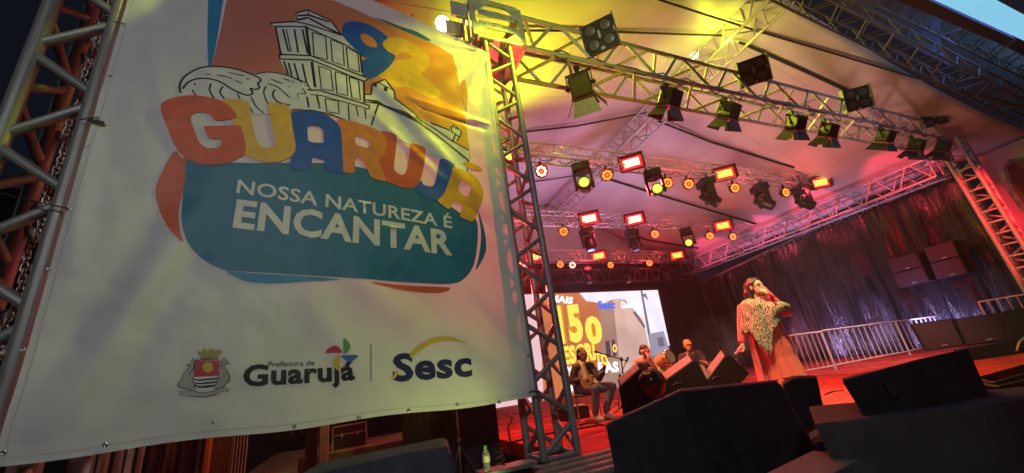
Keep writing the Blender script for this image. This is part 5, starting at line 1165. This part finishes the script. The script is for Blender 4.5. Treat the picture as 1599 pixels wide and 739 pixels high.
# large monitor at the front centre
def vdir(p): d = p-EYE; d.z = 0; return d.normalized()
def trap(name, label, group, front, depth, drop=0.0, extra=None):
    t = thing(name, label, 'speaker', front[0], 0, group)
    back = [p + vdir(p)*depth + Vector((0, 0, drop if i in (0, 1, 2) else 0)) for i, p in enumerate(front)]
    body = hull('cabinet', front+back, SPK, t, .014)
    return t, body
G = 'monitor speakers along the stage front'
f = [at(946, 664, Y=2.05), at(1061, 611, Y=1.97), at(1214, 595, Y=2.1), at(1272, 703, Y=2.0), at(1300, 760, Y=1.96), at(1108, 770, Y=1.84), at(968, 775, Y=1.96)]
t, body = trap('floor_monitor', 'largest black wedge monitor, low in the centre of the picture', G, f, .5, -.05)
m = MB(); m.path([f[0]+Vector((0, -.004, .004)), f[1]+Vector((0, -.006, .006)), f[2]+Vector((0, -.004, .004))], .005, 5); m.build('rim_light_strip', mat('rim_light_tint', (.20, .15, .15), .5, 0, .5, 25), t)  # thin pinkish strip, the red rim light put into its colour
f = [at(1314, 594, Y=1.5), at(1438, 560, Y=1.46), at(1511, 544, Y=1.5), at(1549, 628, Y=1.44), at(1500, 642, Y=1.40), at(1352, 656, Y=1.48)]
t, body = trap('floor_monitor', 'black wedge monitor with a dark hand recess, on the right subwoofer', G, f, .42, -.02)
c = at(1392, 606, Y=1.452); hu = (f[1]-f[0]).normalized(); hv = (f[5]-f[0]).normalized(); nn = Vector((0, -1, 0))
m = MB(); q = [c - hu*.05 + hv*.035, c + hu*.045 + hv*.035, c + hu*.035 - hv*.045, c - hu*.045 - hv*.045]
m.prism([p + nn*.006 for p in q], Vector((0, 0, 0)), nn*.004); m.build('handle_recess', mat('recess', (.005, .005, .006), .9, 0, 0), t)
m = MB(); m.path([p + nn*.012 for p in (q[0], c+hv*.045, q[1])], .004, 5); m.build('handle', SPK, t)
# small rounded monitor between them
f = [at(1222, 600, Y=2.6), at(1238, 590, Y=2.58), at(1276, 589, Y=2.6), at(1290, 655, Y=2.6), at(1262, 672, Y=2.58), at(1236, 676, Y=2.6)]
t = thing('floor_monitor', 'small rounded black monitor at the foot of the singing woman', 'speaker', f[4], 0, G); hull('cabinet', f + [p+vdir(p)*.34 for p in f], SPK, t, .03)
# subwoofer carrying the right monitor and the low box in front
SUBC = mat('sub_paint', (.035, .028, .030), .7, 0, .4, 7, bump=.5, bscale=110)
f = [at(1272, 662, Y=1.5), at(1532, 634, Y=1.3), at(1640, 616, Y=1.62), at(1700, 760, Y=1.55), at(1582, 770, Y=1.22), at(1330, 790, Y=1.42)]
t = thing('subwoofer', 'big dark subwoofer box filling the lower right corner', 'speaker', f[4]); hull('cabinet', f + [p+vdir(p)*.7 for p in f], SUBC, t, .01)
f = [at(1190, 742, Y=1.35), at(1268, 704, Y=1.62), at(1356, 709, Y=1.5), at(1290, 745, Y=1.25)]
t = thing('speaker_top', 'low grey-topped box edge below the big monitor at the bottom', 'speaker', f[0]); hull('cabinet', f + [p+Vector((0, .1, -.5)) for p in f], mat('grey_speaker_top', (.10, .09, .10), .6, 0, .3, 8), t, .004)
m = MB(); f = [at(1150, 757, Y=2.35), at(1312, 650, Y=2.95), at(1330, 652, Y=3.05), at(1250, 700, Y=2.7)]
t = thing('plank', 'narrow wooden plank at the stage front between the monitors', 'plank', at(1280, 665, Y=2.9))
q = [at(1248, 684, Y=2.45), at(1312, 651, Y=2.62), at(1320, 654, Y=2.6), at(1256, 692, Y=2.4)]
m = MB(); m.prism(q, Vector((0, 0, -.03)), Vector((0, 0, 0)), .003); m.build('board', mat('warm_wood', (.32, .17, .08), .6, 0, .3, 6), t)
# stage apron in front of the singer
b = MB(); b.box(((2.95+18.3)/2, (3.05+4.05)/2, -.09), (18.3-2.95, .99, .18)); o = b.build('stage_apron', CARPET); o['kind'] = 'structure'
b = MB(); b.box((10.6, 3.1, (GZ-.18)/2), (15.2, .05, -GZ-.2)); o = b.build('apron_skirt', MATS['black_skirt']); o['kind'] = 'structure'
# three wedges before the band, seen from their sides
GB = 'wedge monitors in front of the band'
GR_TOP = mat('wedge_grille', (.17, .10, .10), .5, .3, .3, 60, bump=.5, bscale=300)  # reddened grey, part of the red light put into the grille colour
wedges = []
WEDGE = mat('black_carpeted_box', (.005, .005, .006), .9, 0, .3, 9, bump=.4, bscale=200, spec=.08)
def wedge(label, px, grl, Y, d, extra=None):
    f = [at(x, y, Y=Y) for x, y in px]
    t = thing('wedge_monitor', label, 'speaker', f[-1], 0, GB); wedges.append(t)
    hull('cabinet', f + [p + vdir(p)*d + Vector((0, 0, .11 if k in grl else 0)) for k, p in enumerate(f)], WEDGE, t, .012)
    i, j = grl; a, b_ = f[i], f[j]; up = (b_-a).normalized().cross((vdir(a)*d + Vector((0, 0, .11))).normalized())
    if up.z < 0: up = -up
    e = (b_-a)*.06; v = vdir(a)*d + Vector((0, 0, .11))
    m = MB(); m.prism([a+e+v*.06, b_-e+v*.06, b_-e+v*.94, a+e+v*.94], up*.004, up*.022); m.build('grille', GR_TOP, t)
    return t, f
t, f = wedge('left wedge monitor with a red-lit sloping top beside the glossy black cover', [(968, 606), (1001, 577), (1042, 592), (1040, 640), (974, 655)], (0, 1), 5.3, .55)
t, f = wedge('middle wedge monitor with a red-lit grille and a lit right end', [(1034, 600), (1084, 563), (1096, 568), (1116, 604), (1100, 640), (1040, 640)], (0, 1), 5.1, .55)
m = MB(); m.prism([at(1092, 568, Y=5.08), at(1100, 572, Y=5.08), at(1112, 598, Y=5.08), at(1106, 596, Y=5.08)], Vector((0, 0, 0)), Vector((0, .02, 0))); m.build('side_grille', mat('lit_grille_tint', (.32, .22, .18), .5, .2, .2, 50), t)  # paler grille colour carries the light falling on this end
t, f = wedge('right wedge monitor tilted up with a striped red top edge', [(1104, 596), (1134, 555), (1142, 556), (1170, 584), (1150, 606), (1112, 640)], (0, 1), 5.0, .55)
for px, py, Y in ((1058, 602, 5.09), (1119, 592, 4.99)):
    m = MB(); c = at(px, py, Y=Y); m.path([c + Vector((.09*math.cos(a)-0, -.004, .035*math.sin(a)+.0)) for a in [math.pi*k/8 for k in range(9)]], .008, 5); m.build('handle', BLACK, wedges[1 if px < 1100 else 2])
c = at(1019, 598, Y=4.9)
t = thing('round_cover', 'glossy black rounded cover on the left wedge monitor, catching white highlights', 'cover', c-Vector((0, 0, .2)))
m = MB()
def bag(u, v):
    a = 2*math.pi*u; ph = math.pi*(v-.5); r = .185*(1+.07*mnoise.noise((3*math.cos(a), 3*math.sin(a), 4*v)))
    return c + Vector((r*math.cos(ph)*math.cos(a)*1.05, r*math.cos(ph)*math.sin(a), r*1.08*math.sin(ph)))
m.grid(bag, 40, 24); m.build('cover', mat('black_bin_bag', (.008, .008, .009), .2, 0, .2, 6, bump=.35, bscale=9, spec=.35), t)
# ---------------- barrier of white railings at the right
RAIL = mat('galvanised_rail', (.74, .70, .70), .4, .1, .12, 10)
def barrier(label, a, b_, h, n, lean=0):
    a, b_ = Vector(a), Vector(b_); t = thing('crowd_barrier', label, 'barrier', a, 0, 'crowd barriers at the right side'); up = Vector((0, 0, h))
    tube('top_rail', a+up, b_+up, .022, RAIL, t); tube('bottom_rail', a+Vector((0, 0, .12)), b_+Vector((0, 0, .12)), .02, RAIL, t)
    for p in (a, b_): tube('post', p, p+up, .022, RAIL, t)
    for i in range(1, n):
        p = a.lerp(b_, i/n); tube('bar', p+Vector((0, 0, .12)), p+up, .011, RAIL, t, 6)
    return t
xa, xb, xc, xd = [at(x, y, Y=6.8).x for x, y in ((1228, 594), (1306, 580), (1427, 556), (1482, 545))]
barrier('pale metal crowd barrier just right of the singer\'s dress', (xa, 6.75, 0), (xb-.03, 6.78, 0), .98, 9)
barrier('long pale crowd barrier in the middle, with slim vertical bars', (xb+.03, 6.80, 0), (xc-.04, 6.85, 0), 1.0, 13)
barrier('crowd barrier partly hidden behind the two side fill speakers', (xc+.04, 6.88, 0), (xd+.6, 6.9, 0), 1.0, 9)
y0_, y1_ = at(1532, 480, X=17.3).y, at(1640, 460, X=17.3).y
barrier('red-tinted crowd barrier at the right edge in front of the drape', (17.3, y0_, .2), (17.3, y1_, .2), 1.0, 7)
# ---------------- side fill speakers
GS = 'side fill speakers on the right'
SF_MESH = mat('side_fill_grille', (.055, .017, .017), .55, .2, .25, 50, bump=.5, bscale=240)  # red of the stage light put into the dark grille colour
def cab(label, px, Y, d, name='side_fill_speaker', grill=SF_MESH, group=GS, badge=True, dirv=None):
    f = [at(x, y, Y=yy) for (x, y), yy in zip(px, Y)]
    t = thing(name, label, 'speaker', f[3], 0, group); dv = dirv or Vector((.9, .45, 0)).normalized()
    hull('cabinet', f + [p + dv*d for p in f], SPK, t, .014)
    n = (f[1]-f[0]).cross(f[3]-f[0]).normalized()
    if n.dot(EYE-f[0]) < 0: n = -n
    c = sum(f, Vector())/4; g = [c + (p-c)*.93 for p in f]
    m = MB(); m.prism(g, n*.003, n*.014); m.build('grille', grill, t)
    if badge:
        q = g[3].lerp(g[2], .52) + (g[0]-g[3])*.09; u = (g[2]-g[3]).normalized(); v = (g[0]-g[3]).normalized()
        m = MB(); m.prism([q-u*.05-v*.012, q+u*.05-v*.012, q+u*.05+v*.012, q-u*.05+v*.012], n*.015, n*.02); m.build('badge', mat('badge_silver', (.6, .58, .55), .3, .6, 0), t)
    return t
cab('left of the two big side fill speakers standing before the barrier', [(1423, 506), (1486, 498), (1507, 540), (1447, 549)], (5.3, 4.75, 4.72, 5.25), .6)
cab('right of the two big side fill speakers, larger and closer', [(1490, 498), (1562, 488), (1582, 531), (1510, 540)], (4.7, 4.15, 4.1, 4.65), .6)
cab('unlit black side fill speaker at the right edge behind the fallen strap', [(1566, 487), (1640, 474), (1668, 545), (1592, 570)], (4.0, 3.5, 3.4, 3.85), .6, grill=GRILLE, badge=False)
cab('dark monitor with a red top edge lying under the side fill speakers', [(1494, 548), (1586, 531), (1604, 570), (1522, 588)], (4.3, 3.85, 3.75, 4.2), .5, name='floor_monitor', grill=GRILLE, group=G, badge=False)
# flown boxes on the drape: each stack is two cabinets
GF = 'small speakers hanging before the side drape'
for lab, px in (('upper cabinet of the left hanging speaker pair on the side drape', [(1384, 406), (1430, 394), (1440, 415), (1394, 428)]), ('lower cabinet of the left hanging speaker pair on the side drape', [(1394, 429), (1440, 416), (1452, 438), (1403, 450)]),
                ('upper cabinet of the right hanging speaker pair on the side drape', [(1441, 388), (1487, 376), (1497, 400), (1452, 411)]), ('lower cabinet of the right hanging speaker pair on the side drape', [(1452, 412), (1497, 401), (1512, 426), (1463, 437)])):
    f = [at(x, y, X=17.35) for x, y in px]
    t = thing('hanging_speaker', lab, 'speaker', f[3], 0, GF); hull('cabinet', f + [p+Vector((.45, -.12, 0)) for p in f], SPK, t, .012)
    c = sum(f, Vector())/4; g = [c+(p-c)*.95 for p in f]; m = MB(); m.prism(g, Vector((-.014, 0, 0)), Vector((-.003, 0, 0))); m.build('grille', SF_MESH, t)
    q = g[3].lerp(g[2], .55)+(g[0]-g[3])*.08; m = MB(); m.box(q+Vector((-.02, 0, 0)), (.01, .12, .025)); m.build('badge', MATS['badge_silver'], t)
for Yp in (6.7, 5.8):
    m = MB(); m.cyl((17.6, Yp, 3.1), (17.6, Yp, 5.1), .012, n=6); o = m.build('hanging_chain', RUBBER); tag(o, 'thin chain from the side truss to the %s hanging speaker pair' % ('left' if Yp > 6 else 'right'), 'chain')
# ---------------- cables on the deck
rnd = random.Random(9)
def floor_cable(label, pts, r=.012):
    P = [at(x, y, Z=.012) for x, y in pts]; q = crom(P, 6, False); m = MB(); m.path(q, r, 6); o = m.build('floor_cable', RUBBER); tag(o, label, 'cable', 'cables lying on the red floor')
floor_cable('black cable snaking on the red floor right of the small monitor, upper one', [(1280, 646), (1296, 638), (1312, 640), (1330, 636), (1352, 640)])
floor_cable('black cable on the red floor right of the small monitor, lower one', [(1284, 652), (1300, 645), (1322, 648), (1340, 644), (1360, 650)], .014)
floor_cable('loop of thick cable beside the small monitor', [(1292, 656), (1306, 651), (1318, 655), (1336, 650), (1350, 655)], .016)
floor_cable('cable along the floor below the right side fill speakers', [(1530, 592), (1552, 598), (1575, 592), (1610, 582)], .018)
floor_cable('second cable on the floor at the right edge', [(1536, 600), (1560, 604), (1590, 598), (1620, 590)], .02)
floor_cable('thin cable crossing the red floor behind the banner tower', [(795, 692), (840, 680), (890, 672), (935, 664)], .015)
floor_cable('short cable curl near the ukulele player\'s boots', [(905, 664), (925, 660), (945, 664), (965, 656)], .014)
floor_cable('dark cable on the lit floor between singer and barrier', [(1288, 616), (1302, 611), (1318, 610)], .012)
p = [at(1599+8, 522, Y=3.6), at(1592, 535, Y=3.6), at(1588, 548, Y=3.65)]
m = MB(); m.path(p, .02, 6); o = m.build('strap', mat('pale_strap', (.5, .38, .34), .6, 0, .1)); tag(o, 'pale strap hanging at the right edge before the unlit speaker', 'strap')
# ---------------- low riser with a sneaker seen through the banner tower
r0 = at(898, 656, Y=7.2); t = thing('riser', 'low dark box behind the banner tower at the back of the stage', 'box', (r0.x, 7.2, 0))
m = MB(); m.box((r0.x, 7.25, .11), (.55, .35, .22), bevel=.01); m.build('box', BLACK, t)
sx = r0.x-.02; t = thing('sneaker', 'black sneaker with a white sole on the low dark box', 'shoe', (sx, 7.1, .22))
blob('upper', [('c', (sx-.12, 7.12, .29), (sx+.13, 7.05, .265), .05, .035), ('c', (sx-.12, 7.12, .29), (sx-.12, 7.12, .36), .045, .045)], .012, BLACK, t)
m = MB(); m.prism([(sx-.17, 7.07, .225), (sx+.17, 7.0, .225), (sx+.18, 7.08, .225), (sx-.16, 7.17, .225)], Vector((0, 0, 0)), Vector((0, 0, .025)), .006); m.build('sole', mat('white_sole', (.7, .66, .55), .5, 0, .1), t)
# ---------------- chain inside the left tower
chn = thing('hoist_chain', 'heavy steel chain hanging inside the left truss tower', 'chain', (-2.45, 4.42, 1.2))
tor = MB()
for i in range(12):
    pass
lk = MB(); P = [Vector((.022*math.cos(a), 0, .024*math.sin(a)+(.016 if math.sin(a) > 0 else -.016))) for a in [2*math.pi*k/12 for k in range(13)]]
lk.path(P, .0075, 6)
first = lk.build('link', mat('chain_steel', (.42, .40, .36), .35, .9, .3, 20), chn)
first.matrix_basis = Matrix.Translation((-2.45, 4.42, 1.2)); WMl = WM[chn.name].inverted()
ltop, n_ = Vector((-2.44, 4.40, 5.9)), 0
for s in range(2):
    for i in range(92):
        z = 1.2+.052*i
        if z > 5.9: break
        o = first if (s == 0 and i == 0) else first.copy()
        if o is not first: COL.objects.link(o)
        o.matrix_basis = Matrix.Translation((-2.46+.055*s+.012*math.sin(i*.5+s), 4.40+.03*s, z)) @ rotm('Z', (math.pi/2 if i % 2 else 0)+.3*s)
# ---------------- things below the banner
rk = thing('flight_case', 'small black flight case with bright metal edges below the banner', 'case', at(545, 690, Y=6.5))
ca, cb_ = at(519, 700, Y=6.5), at(572, 664, Y=6.5); cx, cz, w_, h_ = (ca.x+cb_.x)/2, (ca.z+cb_.z)/2, cb_.x-ca.x, .30
RB = Matrix.Translation((cx, 6.65, cz)) @ rotm('Y', R_(-1))
m = MB(); m.box((0, 0, 0), (w_, .3, h_)); m.build('case_body', BLACK, rk, RB)
EDGE = mat('case_edge', (.62, .58, .46), .35, .8, .15, 12)
for sx_ in (-1, 1):
    for sz in (-1, 1):
        m = MB(); m.box((sx_*w_/2, -.15, sz*h_/2), (.02, .02, .02)); m.build('corner', EDGE, rk, RB)
    m = MB(); m.box((sx_*w_/2, -.152, 0), (.018, .014, h_-.03)); m.build('edge', EDGE, rk, RB)
    m = MB(); m.box((0, -.152, sx_*h_/2), (w_-.03, .014, .018)); m.build('edge', EDGE, rk, RB)
m = MB(); m.box((0, -.154, .04), (w_-.04, .012, .012)); m.build('edge', EDGE, rk, RB)
for x_ in (-.1, .1): m = MB(); m.box((x_, -.158, .03), (.03, .012, .05), bevel=.003); m.build('latch', EDGE, rk, RB)
m = MB(); m.box((.3, 6.75, .09), (1.6, 1.0, .36), bevel=.01); o = m.build('dark_riser', mat('dark_case_top', (.07, .066, .07), .6, 0, .3, 5)); tag(o, 'dark riser with a grey top under the small flight case', 'riser')
o.location.z = -.0
def post(name, label, px, Y, z0, z1, w, m_, cat='post', group=None):
    p = at(px, 700, Y=Y); b = MB(); b.box((p.x, Y, (z0+z1)/2), (w, w, z1-z0), bevel=.006); o = b.build(name, m_); return tag(o, label, cat, group)
post('scaffold_post', 'mauve square post below the middle of the banner', 506, 5.2, GZ, 1.0, .09, mat('mauve_post', (.30, .22, .26), .5, .2, .15, 8))
post('scaffold_post', 'dark wooden post left of the mauve post below the banner', 487, 5.4, GZ, 1.0, .12, mat('dark_post', (.06, .045, .04), .7, 0, .2, 8))
for px, w in ((455, .012), (470, .012), (523, .008), (532, .008)):
    post('thin_pipe', {455: 'thin hanging pipe in the dark left of the two posts', 470: 'thin pipe touching the dark wooden post', 523: 'thin rod just right of the mauve post', 532: 'thin rod above the small flight case'}[px], px, 7.2, .5, 1.6, w, ALU_DARK, 'pipe')
PINKP = mat('pale_fence_post', (.48, .42, .40), .5, .3, .15, 9)  # pink light on the slats is put into this pale colour
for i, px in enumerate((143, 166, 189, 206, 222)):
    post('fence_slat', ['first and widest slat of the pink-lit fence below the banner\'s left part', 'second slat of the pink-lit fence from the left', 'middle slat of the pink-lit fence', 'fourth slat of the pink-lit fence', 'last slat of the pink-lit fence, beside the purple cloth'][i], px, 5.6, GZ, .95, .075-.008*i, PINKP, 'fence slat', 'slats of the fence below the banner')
post('fence_slat', 'brown slat left of the fence, near the picture corner', 62, 5.0, GZ, .95, .07, mat('brown_slat', (.26, .15, .08), .6, 0, .2, 8), 'fence slat')
post('fence_slat', 'dull brownish slat next to the picture corner', 44, 5.6, GZ, .95, .16, mat('dull_slat', (.12, .08, .07), .6, 0, .2, 8), 'fence slat')
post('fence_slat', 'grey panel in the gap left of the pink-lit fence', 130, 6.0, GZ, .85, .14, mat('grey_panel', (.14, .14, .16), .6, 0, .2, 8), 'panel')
b = MB(); pa_, pb_ = at(236, 700, Y=5.7).x, at(322, 700, Y=5.7).x
b.grid(lambda u, v: Vector((pa_+(pb_-pa_)*u, 5.7+fold(4*u, v, .05, 8.1), GZ+1.75*v)), 70, 16); o = b.build('purple_cloth', mat('purple_foil', (.14, .06, .11), .3, .3, .3, 8, bump=.6, bscale=30)); tag(o, 'crumpled purple cloth hanging right of the pink-lit fence', 'cloth')
post('scaffold_post', 'orange post between purple cloth and brown boards', 325, 5.5, GZ, .95, .055, mat('orange_post', (.55, .20, .06), .5, 0, .15, 8))
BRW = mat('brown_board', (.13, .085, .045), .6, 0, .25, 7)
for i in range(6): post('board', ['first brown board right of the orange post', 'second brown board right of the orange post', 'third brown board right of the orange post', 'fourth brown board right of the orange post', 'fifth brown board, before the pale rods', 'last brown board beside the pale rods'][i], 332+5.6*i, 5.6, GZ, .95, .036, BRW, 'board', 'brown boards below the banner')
for i in range(5): post('pale_rod', ['first pale rod right of the brown boards', 'second pale rod right of the brown boards', 'middle one of five pale rods below the banner', 'fourth pale rod right of the brown boards', 'last pale rod, next to the dark gap'][i], 365+5*i, 5.6, GZ, .95, .014, PINKP, 'rod', 'pale rods below the banner')
# cabinet with a dark blue top edge at the bottom
f = [at(455, 748, Y=2.55), at(640, 706, Y=2.5), at(694, 697, Y=2.5), at(704, 702, Y=2.47), at(712, 760, Y=2.42), at(500, 800, Y=2.45)]
t = thing('stage_speaker', 'dark blue-black speaker cabinet below the banner at the bottom edge', 'speaker', f[4]); hull('cabinet', f + [p+Vector((.1, .5, 0)) for p in f], mat('blueblack_paint', (.022, .026, .045), .55, 0, .4, 9, bump=.4, bscale=140), t, .02)
# tripod stand in the dark
tr = thing('tripod_stand', 'slim tripod stand in the dark left of the water bottle', 'stand', (at(717, 739, Y=4.7).x, 4.7, GZ))
x_ = at(717, 700, Y=4.7).x
tube('pole', (x_, 4.7, GZ+.1), (x_, 4.7, 1.2), .013, STEEL, tr)
for k, (dx, dy) in enumerate(((.55, -.1), (-.4, -.25), (.05, .5))): tube('leg', (x_, 4.7, .25), (x_+dx, 4.7+dy, GZ+.02), .010, RUBBER, tr)
m = MB(); m.lathe([(0, -.04), (.03, -.03), (.03, .03), (0, .04)], 10, Matrix.Translation((x_, 4.7, .28))); m.build('collar', BLACK, tr)
# water bottle on a ledge with a coil of cable
lb = at(761, 736, Y=3.85); lg = thing('ledge', 'dull metal ledge under the water bottle', 'ledge', (1.25, 3.9, .05))
m = MB(); m.box((1.42, 3.93, lb.z-.025), (.55, .22, .04), bevel=.006); m.build('plate', ALU_OLD, lg)
bt = thing('water_bottle', 'clear plastic water bottle with a green cap', 'bottle', lb)
BM = Matrix.Translation(lb)
m = MB(); m.lathe([(0, 0), (.028, .0), (.032, .01), (.030, .03), (.033, .045), (.031, .06), (.033, .075), (.033, .13), (.030, .15), (.015, .175), (.0135, .19), (0, .19)], 18, BM); m.build('bottle_body', mat('pet_plastic', (.85, .88, .86), .08, 0, 0, trans=.82), bt)
m = MB(); m.lathe([(.0335, .075), (.0342, .076), (.0342, .125), (.0335, .126)], 18, BM); m.build('paper_label', mat('bottle_label', (.55, .50, .45), .5, 0, .4, 60), bt)
m = MB(); m.lathe([(0, .206), (.016, .206), (.017, .19), (.017, .183), (.0145, .183)], 16, BM); m.build('cap', mat('green_cap', (.06, .42, .07), .4, 0, 0), bt)
c0 = lb + Vector((.13, 0, .0)); m = MB(); m.path([c0 + Vector((.05*math.cos(a)*(1-.02*a), .03*math.sin(a), .012+.008*a)) for a in [k*.5 for k in range(34)]], .005, 5); o = m.build('cable_coil', RUBBER); tag(o, 'small coil of black cable beside the water bottle', 'cable')
m = MB(); p0 = at(796, 645, Y=5.6); m.path([p0, at(800, 655, Y=5.6), at(793, 668, Y=5.6), at(797, 690, Y=5.6)], .014, 6); o = m.build('hanging_cable', mat('pink_cable', (.45, .2, .2), .6, 0, 0)); tag(o, 'pale cable dangling at the end of the black curtain', 'cable')

# ================================================================== AIR
hz = bpy.data.materials.new('stage_haze'); hz.use_nodes = True; nt = hz.node_tree
nt.nodes.remove(nt.nodes['Principled BSDF']); pv = nt.nodes.new('ShaderNodeVolumePrincipled')
pv.inputs['Color'].default_value = (.9, .9, .92, 1); pv.inputs['Density'].default_value = .002; pv.inputs['Anisotropy'].default_value = .2
nt.links.new(pv.outputs[0], nt.nodes['Material Output'].inputs['Volume'])
b = MB(); b.box((6, 6, 5.1), (90, 70, 13.8)); o = b.build('haze', hz); o['kind'] = 'stuff'

sm = bpy.data.materials.new('smoke_puff'); sm.use_nodes = True; nt = sm.node_tree
nt.nodes.remove(nt.nodes['Principled BSDF']); pv = nt.nodes.new('ShaderNodeVolumePrincipled'); pv.inputs['Color'].default_value = (.85, .82, .9, 1)
tc = nt.nodes.new('ShaderNodeTexCoord'); ns = nt.nodes.new('ShaderNodeTexNoise'); ns.inputs['Scale'].default_value = 1.5; ns.inputs['Detail'].default_value = 3
ln = nt.nodes.new('ShaderNodeVectorMath'); ln.operation = 'LENGTH'; nt.links.new(tc.outputs['Object'], ln.inputs[0]); nt.links.new(tc.outputs['Object'], ns.inputs['Vector'])
fa_ = nt.nodes.new('ShaderNodeMapRange'); fa_.inputs[1].default_value = .3; fa_.inputs[2].default_value = 1.0; fa_.inputs[3].default_value = 1; fa_.inputs[4].default_value = 0; nt.links.new(ln.outputs['Value'], fa_.inputs[0])
nr = nt.nodes.new('ShaderNodeMapRange'); nr.inputs[1].default_value = .42; nr.inputs[2].default_value = .7; nr.inputs[3].default_value = 0; nr.inputs[4].default_value = .38; nt.links.new(ns.outputs['Fac'], nr.inputs[0])
mu = nt.nodes.new('ShaderNodeMath'); mu.operation = 'MULTIPLY'; nt.links.new(fa_.outputs[0], mu.inputs[0]); nt.links.new(nr.outputs[0], mu.inputs[1]); nt.links.new(mu.outputs[0], pv.inputs['Density'])
nt.links.new(pv.outputs[0], nt.nodes['Material Output'].inputs['Volume'])
sc_ = at(1138, 528, Y=9.5)
b = MB(); b.lathe([(0, -1), (.5, -.87), (.87, -.5), (1, 0), (.87, .5), (.5, .87), (0, 1)], 16)
o = b.build('smoke', sm); o.matrix_basis = Matrix.Translation((sc_.x, 9.5, 1.15)) @ Matrix.Diagonal((2.1, 1.3, 1.1, 1)); o['kind'] = 'stuff'
